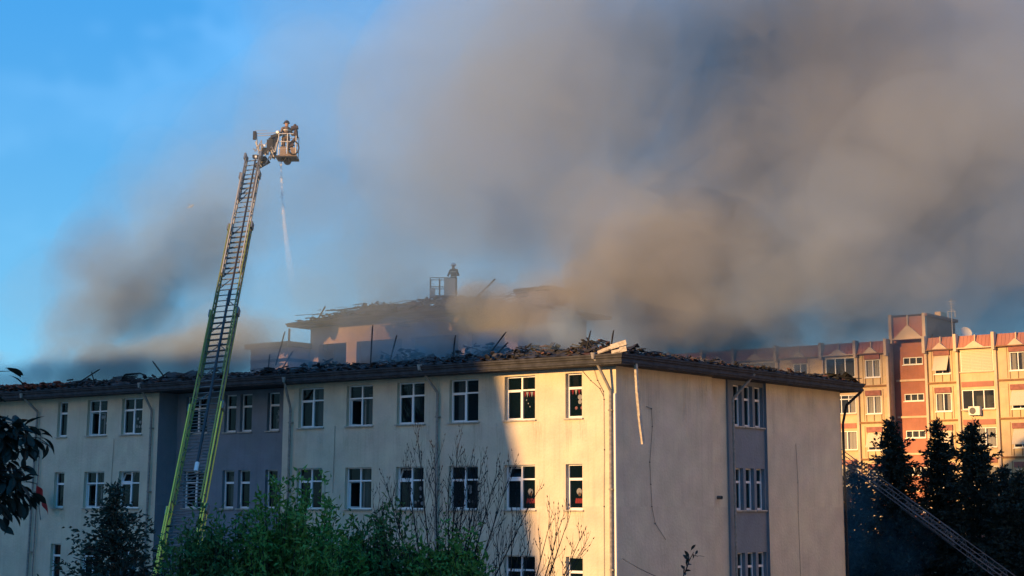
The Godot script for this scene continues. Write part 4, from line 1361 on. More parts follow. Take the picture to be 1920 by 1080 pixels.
func skin_mesh(bones: Array, cell: float) -> ArrayMesh: # surface nets over smoothly joined tapered capsules
	var lo := Vector3.ONE * 1e9
	var hi := -lo
	for b in bones:
		var r := maxf(b[2], b[3]) + 0.08
		lo = lo.min(b[0] - Vector3.ONE * r).min(b[1] - Vector3.ONE * r)
		hi = hi.max(b[0] + Vector3.ONE * r).max(b[1] + Vector3.ONE * r)
	var n := Vector3i(((hi - lo) / cell).ceil()) + Vector3i.ONE * 2
	var field := PackedFloat32Array()
	field.resize(n.x * n.y * n.z)
	field.fill(1.0)
	for b in bones:
		var a: Vector3 = b[0]
		var ab: Vector3 = b[1] - a
		var r2 := maxf(b[2], b[3]) + 0.07
		var blo := Vector3i(((a.min(b[1]) - Vector3.ONE * r2 - lo) / cell).floor()).clamp(Vector3i.ZERO, n - Vector3i.ONE)
		var bhi := Vector3i(((a.max(b[1]) + Vector3.ONE * r2 - lo) / cell).ceil()).clamp(Vector3i.ZERO, n - Vector3i.ONE)
		var len2 := maxf(ab.length_squared(), 1e-6)
		for z in range(blo.z, bhi.z + 1):
			for y in range(blo.y, bhi.y + 1):
				for x in range(blo.x, bhi.x + 1):
					var p := lo + Vector3(x, y, z) * cell
					var t := clampf((p - a).dot(ab) / len2, 0, 1)
					var dd: float = (p - a - ab * t).length() - lerpf(b[2], b[3], t)
					var at := x + n.x * (y + n.y * z)
					var f := field[at]
					var h := clampf(0.5 + 0.5 * (f - dd) / 0.03, 0, 1)
					field[at] = lerpf(f, dd, h) - 0.03 * h * (1 - h)
	var vert := {}
	var mb := MB.new()
	var grad := func(p: Vector3i) -> Vector3:
		var q := p.clamp(Vector3i.ONE, n - Vector3i.ONE * 2)
		var i := q.x + n.x * (q.y + n.y * q.z)
		return Vector3(field[i + 1] - field[i - 1], field[i + n.x] - field[i - n.x], field[i + n.x * n.y] - field[i - n.x * n.y]).normalized()
	var color := func(p: Vector3) -> Color:
		var best := 1e9
		var c := Color.WHITE
		for b in bones:
			var ab2: Vector3 = b[1] - b[0]
			var t2 := clampf((p - b[0]).dot(ab2) / maxf(ab2.length_squared(), 1e-6), 0, 1)
			var d2: float = (p - b[0] - ab2 * t2).length() - lerpf(b[2], b[3], t2)
			if d2 < best:
				best = d2
				c = b[4]
		return c
	for z in n.z - 1:
		for y in n.y - 1:
			for x in n.x - 1:
				var acc := Vector3.ZERO
				var cnt := 0
				var val := []
				for k in 8:
					val.append(field[(x + (k & 1)) + n.x * ((y + ((k >> 1) & 1)) + n.y * (z + (k >> 2)))])
				for e in [[0, 1], [2, 3], [4, 5], [6, 7], [0, 2], [1, 3], [4, 6], [5, 7], [0, 4], [1, 5], [2, 6], [3, 7]]:
					var va: float = val[e[0]]
					var vb: float = val[e[1]]
					if (va < 0) != (vb < 0):
						var tt := va / (va - vb)
						var pa := Vector3(e[0] & 1, (e[0] >> 1) & 1, e[0] >> 2)
						var pb := Vector3(e[1] & 1, (e[1] >> 1) & 1, e[1] >> 2)
						acc += pa.lerp(pb, tt)
						cnt += 1
				if cnt > 0:
					var wp := lo + (Vector3(x, y, z) + acc / cnt) * cell
					vert[Vector3i(x, y, z)] = [wp, grad.call(Vector3i(x, y, z)), color.call(wp)]
	for key in vert:
		var k3: Vector3i = key
		for ax in 3:
			var e1 := Vector3i.ZERO
			e1[ax] = 1
			var u := Vector3i.ZERO
			u[(ax + 1) % 3] = 1
			var w := Vector3i.ZERO
			w[(ax + 2) % 3] = 1
			var f0 := field[k3.x + n.x * (k3.y + n.y * k3.z)]
			var k4 := k3 + e1
			var f1 := field[k4.x + n.x * (k4.y + n.y * k4.z)]
			if (f0 < 0) == (f1 < 0) or not (vert.has(k3 - u) and vert.has(k3 - w) and vert.has(k3 - u - w)):
				continue
			var q := [vert[k3], vert[k3 - u], vert[k3 - u - w], vert[k3 - w]]
			if f0 >= 0:
				q.reverse()
			mb.col = q[0][2]
			mb.smooth_tri(q[0][0], q[1][0], q[2][0], q[0][1], q[1][1], q[2][1])
			mb.smooth_tri(q[0][0], q[2][0], q[3][0], q[0][1], q[2][1], q[3][1])
	return mb.mesh()

# ---------------------------------------------------------------- trees
func leaf_face(mb: MB, p: Vector3, along: Vector3, side: Vector3, l: float, w: float) -> void: # a pointed leaf of two faces, folded a little along its rib
	var up := along.cross(side) * w * 0.25
	var tip := p + along * l
	var mid := p + along * l * 0.45
	mb.tri(p, mid + side * w * 0.5 + up, tip)
	mb.tri(p, tip, mid - side * w * 0.5 + up)

func rand_dir() -> Vector3:
	var v := Vector3(rng.randfn(), rng.randfn(), rng.randfn())
	return v.normalized()

func conifer(base: Vector3, h: float, spread: float, label: String, leaf_m: Material, bark: Material, group: String, kind_name: String, face := 0.2, lean := 0.0, arms := 13, droop := 0.1) -> void:
	var root := thing(kind_name, label, "tree", base, group)
	var tr := MB.new()
	var top := Vector3(lean, h, 0)
	tr.tube(Vector3.ZERO, top * 0.5, 0.16 + h * 0.008, 0.1, 7)
	tr.tube(top * 0.5, top * 0.99, 0.1, 0.02, 6)
	var cr := MB.new()
	var levels := int(h * (2.6 if droop < 0.08 else 2.2))
	for i in levels:
		var f := float(i) / levels
		var y := h * (0.1 + 0.9 * f)
		var reach := spread * pow(1.0 - f, 0.9) * rng.randf_range(0.55, 1.15) + 0.12
		for k in arms if f < 0.85 else int(arms * 0.6):
			var a := TAU * (k + rng.randf()) / arms
			var l := reach * (rng.randf_range(0.4, 0.95) if rng.randf() > 0.16 else rng.randf_range(1.0, 1.5))
			var p0 := Vector3(lean * f, y, 0)
			var dirn := Vector3(cos(a), rng.randf_range(0.05, 0.4) - droop, sin(a)).normalized()
			var p1 := p0 + dirn * l + Vector3(0, 0.12 * l, 0)
			if k % 3 == 0:
				tr.tube(p0, p1, 0.025 + 0.012 * l, 0.008, 4)
			var n := int(5 + l * 15)
			for j in n:
				var t := (j + rng.randf()) / n
				if t < 0.12: continue
				var c := p0.lerp(p1, t) + rand_dir() * (0.07 + 0.12 * (1.0 - absf(t - 0.6)))
				cr.col = Color.WHITE * rng.randf_range(0.55, 1.35)
				var al := (dirn + rand_dir() * 0.75).normalized()
				var sd := al.cross(rand_dir()).normalized()
				leaf_face(cr, c, al, sd, face * rng.randf_range(0.7, 1.4), face * rng.randf_range(0.35, 0.6))
				leaf_face(cr, c, (al + rand_dir() * 0.8).normalized(), al.cross(sd), face * rng.randf_range(0.6, 1.1), face * 0.4)
	# leader
	for j in 40:
		cr.col = Color.WHITE * rng.randf_range(0.6, 1.3)
		var c2 := top * (1.0 - 0.12 * rng.randf()) + rand_dir() * 0.08
		leaf_face(cr, c2, (Vector3.UP + rand_dir() * 0.8).normalized(), rand_dir(), face, face * 0.4)
	obj("trunk", tr, bark, root)
	tag(obj("crown", cr, leaf_m, root), "", "", "", "stuff")

func limb(tr: MB, tips: Array, p: Vector3, dirn: Vector3, l: float, r: float, depth: int, up: float, wiggle: float) -> void:
	var n := 4
	var q := p
	var dd := dirn
	for i in n:
		dd = (dd + rand_dir() * wiggle + Vector3.UP * up).normalized()
		var q2 := q + dd * l / n
		tr.tube(q, q2, r * (1.0 - 0.14 * i), r * (1.0 - 0.14 * (i + 1)), 5 if depth > 1 else 4)
		q = q2
		if depth > 0 and i > 0:
			var side := dd.cross(rand_dir()).normalized()
			limb(tr, tips, q, (dd + side * rng.randf_range(0.5, 0.9)).normalized(), l * rng.randf_range(0.45, 0.7), r * 0.55, depth - 1, up, wiggle)
		tips.append([q, dd, depth])
	if depth > 0:
		limb(tr, tips, q, dd, l * 0.6, r * 0.5, depth - 1, up, wiggle)

func leafy_tree(base: Vector3, crown_c: Vector3, radii: Vector3, count: int, label: String, leaf_m: Material, bark: Material, group: String, ls := 0.12) -> void:
	var root := thing("leafy_tree", label, "tree", base, group)
	var tr := MB.new()
	var cr := MB.new()
	var cc := crown_c - base
	tr.tube(Vector3.ZERO, Vector3(0, 0.7, 0), 0.16, 0.13, 8)
	var sprays := 260
	for i in sprays:
		var u := rand_dir()
		var rr := pow(rng.randf(), 0.42)
		var tip := cc + Vector3(u.x * radii.x, absf(u.y) * radii.y if rng.randf() < 0.8 else u.y * radii.y * 0.8, u.z * radii.z) * rr * rng.randf_range(0.75, 1.2)
		var fork := Vector3(tip.x * 0.25, 0.7 + rng.randf() * 1.0, tip.z * 0.25)
		var mid := fork.lerp(tip, 0.6) + rand_dir() * 0.15 + Vector3(tip.x - fork.x, 0, tip.z - fork.z) * 0.12
		if i % 5 == 0:
			tr.tube(Vector3(0, 0.6, 0), fork, 0.06, 0.04, 5)
			tr.tube(fork, mid, 0.032, 0.022, 5)
		else:
			tr.tube(fork.lerp(mid, rng.randf_range(0.3, 0.7)), mid, 0.018, 0.014, 4)
		tr.tube(mid, tip, 0.014, 0.005, 4)
		var per := int(count / float(sprays))
		var tone := rng.randf_range(0.65, 1.3)
		for j in per:
			var t := 1.0 - 0.75 * pow(rng.randf(), 1.6)
			var c := mid.lerp(tip, t) + rand_dir() * rng.randf() * 0.2
			cr.col = Color(rng.randf_range(0.85, 1.25), 1.0, 1.0) * tone * rng.randf_range(0.6, 1.4)
			var al := (rand_dir() + Vector3(0, -0.1, 0) + (tip - mid).normalized() * 0.7).normalized()
			leaf_face(cr, c, al, al.cross(rand_dir()).normalized(), ls * rng.randf_range(0.5, 1.6), ls * rng.randf_range(0.35, 0.55))
	obj("trunk", tr, bark, root)
	tag(obj("crown", cr, leaf_m, root), "", "", "", "stuff")

func bare_tree(base: Vector3, heads: Array, label: String, bark: Material, seed_: int, shoots := 20) -> void:
	rng.seed = seed_
	var root := thing("bare_tree", label, "tree", base, "bare trees in front of the school wall")
	var tr := MB.new()
	var tw := MB.new()
	var fork := Vector3(0.1, 2.2, 0)
	tr.tube(Vector3.ZERO, fork, 0.11, 0.085, 8)
	var tips := []
	for hd in heads:
		var v: Vector3 = Vector3(hd[0], hd[1], hd[2]) - base
		var mid := fork.lerp(v, 0.45) + Vector3((v.x - fork.x) * 0.14, -0.25, rng.randfn(0, 0.1))
		tr.tube(fork, mid, 0.028, 0.018, 6)
		tr.tube(mid, v, 0.018, 0.005, 5)
		for k in shoots:
			var t := (k + rng.randf()) / shoots
			var p := mid.lerp(v, t) if k % 3 else fork.lerp(mid, 0.5 + t * 0.5)
			var dirn := (v - mid).normalized()
			var out := (dirn + dirn.cross(rand_dir()).normalized() * rng.randf_range(0.35, 0.8) + Vector3.UP * 0.35).normalized()
			limb(tw, tips, p, out, rng.randf_range(0.3, 0.85) * (1.15 - 0.6 * t), 0.008, 1, 0.16, 0.08)
	for t2 in tips: # swelling buds
		if t2[2] == 0 and rng.randf() < 0.2:
			tw.tube(t2[0], t2[0] + t2[1] * 0.05, 0.014, 0.004, 4)
	obj("trunk", tr, bark, root)
	tag(obj("twigs", tw, bark, root), "", "", "", "stuff")

func big_leaf_meshes() -> Array:
	var out := []
	for k in 4:
		var mb := MB.new()
		var pts := 7
		var fold := 0.12 + 0.06 * k
		for i in pts:
			var t0 := float(i) / pts
			var t1 := float(i + 1) / pts
			var w0 := 0.38 * pow(sin(PI * pow(t0, 1.25)), 0.8) * (1.0 + 0.07 * (i % 2))
			var w1 := 0.38 * pow(sin(PI * pow(t1, 1.25)), 0.8) * (1.0 + 0.07 * ((i + 1) % 2)) if i < pts - 1 else 0.0
			var y0 := -0.28 * t0 * t0 * (0.6 + 0.3 * k)
			var y1 := -0.28 * t1 * t1 * (0.6 + 0.3 * k)
			for s in [-1.0, 1.0]:
				var a := Vector3(t0, y0, 0)
				var b := Vector3(t1, y1, 0)
				var c := Vector3(t1, y1 + w1 * fold, s * w1 * 0.5)
				var d := Vector3(t0, y0 + w0 * fold, s * w0 * 0.5)
				if s > 0: mb.quad(a, d, c, b)
				else: mb.quad(a, b, c, d)
		out.append(mb.mesh())
	return out

func leaf_branch(root: Node3D, wood: MB, meshes: Array, m: Material, a: Vector3, b: Vector3, count: int, size: float, hang: float, bulk: SurfaceTool = null) -> void:
	wood.tube(a, a.lerp(b, 0.5) + Vector3(0, 0.04, 0), 0.014, 0.01, 5)
	wood.tube(a.lerp(b, 0.5) + Vector3(0, 0.04, 0), b, 0.01, 0.004, 5)
	for i in count * 2:
		var t := (i + rng.randf()) / (count * 2)
		var p := a.lerp(b, t) + Vector3(0, 0.04 * sin(t * PI), 0) + rand_dir() * (0.0 if i < count else 0.06)
		var al := ((b - a).normalized() * 0.5 + rand_dir() * 0.7 + Vector3(0, -hang, 0)).normalized()
		var up := (Vector3.UP + rand_dir() * 0.7).normalized()
		var sd := al.cross(up).normalized()
		var s := size * rng.randf_range(0.7, 1.25)
		wood.tube(p, p + al * 0.03, 0.003, 0.002, 3)
		var place := Transform3D(Basis(al * s, sd.cross(al) * s, sd * s), p + al * 0.02)
		var mesh_: ArrayMesh = meshes[rng.randi() % meshes.size()]
		if i % 2 == 0 or bulk == null:
			obj("leaf", mesh_, m, root).transform = place
		else:
			bulk.append_from(mesh_, 0, place)

func foliage(r: float, g: float, b: float) -> StandardMaterial3D:
	var m := plain(r, g, b, 0.75)
	m.vertex_color_use_as_albedo = true
	m.backlight_enabled = true
	m.backlight = lin(r * 0.6, g * 0.7, b * 0.3)
	return m

func trees() -> void:
	var bark := weathered(0.035, 0.03, 0.026, 301, 0.4, 0.5, 0.0)
	var twig := plain(0.014, 0.012, 0.013)
	var cyp := foliage(0.02, 0.042, 0.034)
	var cedar := foliage(0.032, 0.05, 0.03)
	var green := foliage(0.105, 0.23, 0.035)
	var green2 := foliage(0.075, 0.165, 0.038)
	rng.seed = 501
	var gC := "dark cypresses between the school and the orange apartment house"
	var z := -42.0
	conifer(Vector3(-9.2, -5, z), 10.15, 3.4, "dark cypress with its tip before the red stair tower, nearest the school wall", cyp, bark, gC, "cypress_tree", 0.3, 0.0, 15)
	conifer(Vector3(-7.0, -5, z - 1.5), 10.0, 2.7, "slim dark cypress standing second from the school wall, tip right of the red tower", cyp, bark, gC, "cypress_tree", 0.3, 0.0, 15)
	conifer(Vector3(-4.4, -5, z - 0.5), 9.9, 3.6, "broad dark cypress with long spreading arms below the air conditioner", cyp, bark, gC, "cypress_tree", 0.3, 0.0, 15)
	conifer(Vector3(-2.3, -5, z + 0.5), 7.3, 2.6, "shorter dark cypress right of the broad one with spreading arms", cyp, bark, gC, "cypress_tree", 0.28, 0.0, 14)
	conifer(Vector3(-1.0, -5, z + 1.5), 7.1, 2.8, "short dark cypress cut by the right edge of the picture", cyp, bark, gC, "cypress_tree", 0.28, 0.0, 14)
	conifer(Vector3(-11.7, -5, z), 7.7, 3.0, "low dark cypress half hidden behind the far corner of the school", cyp, bark, gC, "cypress_tree", 0.28, 0.0, 14)
	rng.seed = 502
	conifer(Vector3(1.2, -5, 23.3), 5.6, 2.2, "dark feathery conifer before the left part of the school, beside the grey bay", cedar, bark, "", "conifer_tree", 0.14, 0.06, 24, 0.05)
	var gL := "leafy trees in front of the school wall"
	rng.seed = 503
	leafy_tree(Vector3(8.1, -5, 23.9), Vector3(8.12, -1.6, 23.9), Vector3(1.9, 2.25, 1.3), 9500, "tallest leafy green tree, right of the foot of the yellow ladder", green, bark, gL, 0.135)
	leafy_tree(Vector3(5.8, -5, 24.4), Vector3(6.1, -1.75, 24.4), Vector3(1.5, 1.75, 1.1), 7500, "darker leafy tree standing over the foot of the yellow ladder", green2, bark, gL, 0.135)
	leafy_tree(Vector3(9.0, -5, 22.6), Vector3(9.2, -1.75, 22.6), Vector3(1.15, 1.85, 0.9), 5600, "thin crowned leafy tree left of the bare tree", green2, bark, gL, 0.135)
	leafy_tree(Vector3(11.0, -5, 22.2), Vector3(10.95, -2.0, 22.2), Vector3(1.4, 1.6, 1.0), 7000, "rounded leafy tree under the bare branches, rightmost of the green ones", green, bark, gL, 0.135)
	bare_tree(Vector3(10.2, -5, 21.9), [[9.79, 0.37, 22.98], [9.96, 0.89, 22.58], [10.44, 1.31, 22.7], [10.68, 1.11, 22.46], [10.9, 1.29, 21.95], [11.07, 0.89, 21.72], [11.47, 0.91, 21.79], [11.7, 0.75, 21.58], [11.55, 0.73, 20.92], [9.31, -0.02, 22.87], [12.06, 0.16, 20.77], [10.85, 0.55, 22.2], [11.35, 0.21, 21.72]], "bare tree with many upright twigs before the middle of the school wall", twig, 71)
	bare_tree(Vector3(11.8, -5, 21.6), [[13.21, -0.25, 21.06], [13.41, -0.56, 20.84], [13.24, -0.39, 21.4], [12.88, -0.39, 21.29], [12.74, -0.5, 21.76], [12.46, -0.28, 22.03], [13.48, -0.99, 21.07], [12.17, -0.56, 22.19]], "bare tree leaning right across the sunlit wall at the school corner", twig, 72, 9)
	# ---- near foliage at the left edge, in the shade
	rng.seed = 504
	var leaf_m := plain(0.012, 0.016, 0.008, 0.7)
	var meshes := big_leaf_meshes()
	var near := thing("broad_leaved_tree", "near tree with big dark drooping leaves at the left edge", "tree", Vector3(14.6, -5, 37.4))
	var wood := MB.new()
	var bulk := SurfaceTool.new()
	bulk.begin(Mesh.PRIMITIVE_TRIANGLES)
	var R := Vector3(0.788, 0, -0.616) # to the right as seen from the window
	var O := Vector3(15.35, 0, 36.75) - Vector3(14.6, -5, 37.4)
	wood.tube(Vector3.ZERO, Vector3(0, 4.6, 0), 0.14, 0.1, 8)
	wood.tube(Vector3(0, 4.6, 0), Vector3(0, 7.2, 0), 0.1, 0.04, 8)
	for q in [ # start (right, up), end (right, up), leaves, hang
		[-0.75, 1.60, -0.05, 1.74, 10, 0.3], [-0.7, 1.35, -0.05, 1.42, 8, 0.6], [-0.6, 0.95, 0.46, 1.00, 26, 0.2], [-0.55, 0.85, 0.50, 0.86, 28, 0.5], [-0.6, 0.8, 0.42, 0.90, 20, 0.5], [-0.5, 0.7, 0.34, 0.70, 20, 0.6], [-0.6, 0.95, 0.26, 0.98, 20, 0.3], [-0.6, 0.6, 0.18, 0.56, 16, 0.7], [-0.5, 0.78, 0.3, 0.78, 18, 0.4],
		[-0.6, 0.42, 0.34, 0.42, 18, 0.4], [-0.5, 0.30, 0.48, 0.30, 28, 0.3], [-0.6, 0.22, 0.52, 0.18, 24, 0.6], [-0.6, 0.12, 0.38, 0.10, 18, 0.8], [-0.7, 0.0, 0.18, -0.02, 14, 0.8], [-0.7, -0.2, 0.0, -0.26, 12, 0.9], [-0.5, 0.28, 0.3, 0.26, 18, 0.5], [-0.5, -0.08, 0.32, -0.10, 14, 0.6], [-0.5, -0.22, 0.24, -0.24, 14, 0.7], [-0.5, -0.4, 0.1, -0.46, 12, 0.8], [-0.5, 1.45, 0.02, 1.55, 12, 0.5], [-0.5, 1.1, 0.15, 1.12, 14, 0.3], [-0.5, 0.5, 0.3, 0.5, 16, 0.5]]:
		var a: Vector3 = O + R * q[0] + Vector3(0, q[1], 0) + Vector3(rng.randfn(0, 0.12), 0, rng.randfn(0, 0.12))
		var b: Vector3 = O + R * q[2] + Vector3(0, q[3], 0) + Vector3(rng.randfn(0, 0.12), 0, rng.randfn(0, 0.12))
		wood.tube(Vector3(0, clampf(a.y - 0.6, 1.0, 7.0), 0), a, 0.03, 0.014, 5)
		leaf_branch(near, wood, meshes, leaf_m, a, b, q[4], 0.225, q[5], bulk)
	tag(obj("foliage", bulk.commit(), leaf_m, near), "", "", "", "stuff")
	obj("trunk", wood, twig, near)
	# ---- a young shrub and a sapling tip at the lower edge
	var shrub := thing("young_shrub", "dark young shrub with pointed leaves at the lower left edge", "shrub", Vector3(11.6, -5, 31.4))
	var sw := MB.new()
	var base := Vector3.ZERO
	for q in [[-0.1, 3.95, 14], [0.12, 4.1, 14], [0.3, 3.9, 14], [-0.3, 3.8, 12], [0.5, 3.75, 12], [0.05, 3.7, 12], [-0.15, 3.6, 12], [0.38, 3.55, 12]]:
		var tip: Vector3 = base + R * q[0] + Vector3(0, q[1], 0)
		sw.tube(base + R * q[0] * 0.2, base + R * q[0] * 0.6 + Vector3(0, q[1] - 0.6, 0), 0.02, 0.012, 5)
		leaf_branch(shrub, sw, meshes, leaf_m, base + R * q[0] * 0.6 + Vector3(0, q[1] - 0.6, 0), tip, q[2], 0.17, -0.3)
	obj("stem", sw, twig, shrub)
	var sap := thing("sapling", "slender sapling tip with few leaves before the shaded school flank", "sapling", Vector3(17.85, -5, 24.0))
	var st := MB.new()
	st.path([Vector3(0, 0, 0), Vector3(0.02, 3.5, 0), Vector3(0.06, 3.95, 0)], 0.012, 5)
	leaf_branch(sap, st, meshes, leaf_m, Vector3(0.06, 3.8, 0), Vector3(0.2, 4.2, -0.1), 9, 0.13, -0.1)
	obj("stem", st, twig, sap)

func small_things() -> void:
	var wire := MB.new()
	var a := Vector3(0.05, -1.82, -0.25)
	var b := Vector3(20.4, -1.5, 22.0)
	var pts := []
	for k in 25:
		var t := k / 24.0
		pts.append(a.lerp(b, t) - Vector3(0, 0.9 * 4.0 * t * (1.0 - t) * 0.6, 0))
	wire.path(pts, 0.012, 5)
	tag(obj("overhead_cable", wire, plain(0.02, 0.02, 0.022)), "thin black cable running from the school flank down to the right", "cable")
	var hook := MB.new()
	hook.box(Vector3.ZERO, Vector3(0.06, 0.1, 0.1))
	var flag := thing("flag", "small red flag on a slanting pole at the left of the school wall", "flag", Vector3(-33.0, 0.2, 0.05))
	var pole := MB.new()
	pole.tube(Vector3(0, -0.9, 0), Vector3(0.55, 0.75, 0.75), 0.02, 0.018, 6)
	pole.tube(Vector3(0.55, 0.75, 0.75), Vector3(0.58, 0.83, 0.79), 0.035, 0.01, 6)
	obj("pole", pole, plain(0.2, 0.2, 0.2), flag)
	var cloth := MB.new()
	for i in 8:
		for j in 6:
			var f := func(u: float, v: float) -> Vector3: return Vector3(0.55 - 0.25 * v + u * 0.75, 0.72 - 0.75 * v - 0.55 * u * u - 0.1 * u, 0.75 - 0.33 * v + 0.07 * sin(u * 9.0 + v * 3.0))
			cloth.quad(f.call(i / 8.0, (j + 1) / 6.0), f.call((i + 1) / 8.0, (j + 1) / 6.0), f.call((i + 1) / 8.0, j / 6.0), f.call(i / 8.0, j / 6.0))
	obj("cloth", cloth, plain(0.32, 0.012, 0.018, 0.8), flag)
	# a gull high over the smoke
	var gull := thing("gull", "white gull gliding in the blue sky left of the ladder", "bird", Vector3(-79.2, 26.2, -48.6))
	var bones := [[Vector3(-0.2, 0, 0), Vector3(0.12, 0.02, 0), 0.035, 0.07, Color(0.9, 0.9, 0.9)], [Vector3(0.12, 0.02, 0), Vector3(0.26, 0.05, 0), 0.06, 0.04, Color(0.8, 0.8, 0.8)], [Vector3(0.26, 0.05, 0), Vector3(0.33, 0.04, 0), 0.025, 0.01, Color(0.5, 0.35, 0.05)],
		[Vector3(0.06, 0.05, 0.04), Vector3(0.12, 0.18, 0.32), 0.035, 0.028, Color(0.9, 0.9, 0.9)], [Vector3(0.12, 0.18, 0.32), Vector3(-0.08, 0.12, 0.66), 0.028, 0.012, Color(0.6, 0.6, 0.6)], [Vector3(0.06, 0.05, -0.04), Vector3(0.12, 0.18, -0.32), 0.035, 0.028, Color(0.9, 0.9, 0.9)], [Vector3(0.12, 0.18, -0.32), Vector3(-0.08, 0.12, -0.66), 0.028, 0.012, Color(0.6, 0.6, 0.6)],
		[Vector3(-0.2, 0, 0), Vector3(-0.36, -0.01, 0), 0.035, 0.02, Color(0.7, 0.7, 0.7)]]
	var gm := obj("body", skin_mesh(bones, 0.02), tinted(0.7), gull)
	gm.rotation = Vector3(0.2, 0.5, 0.25)
	gm.scale = Vector3.ONE * 1.1

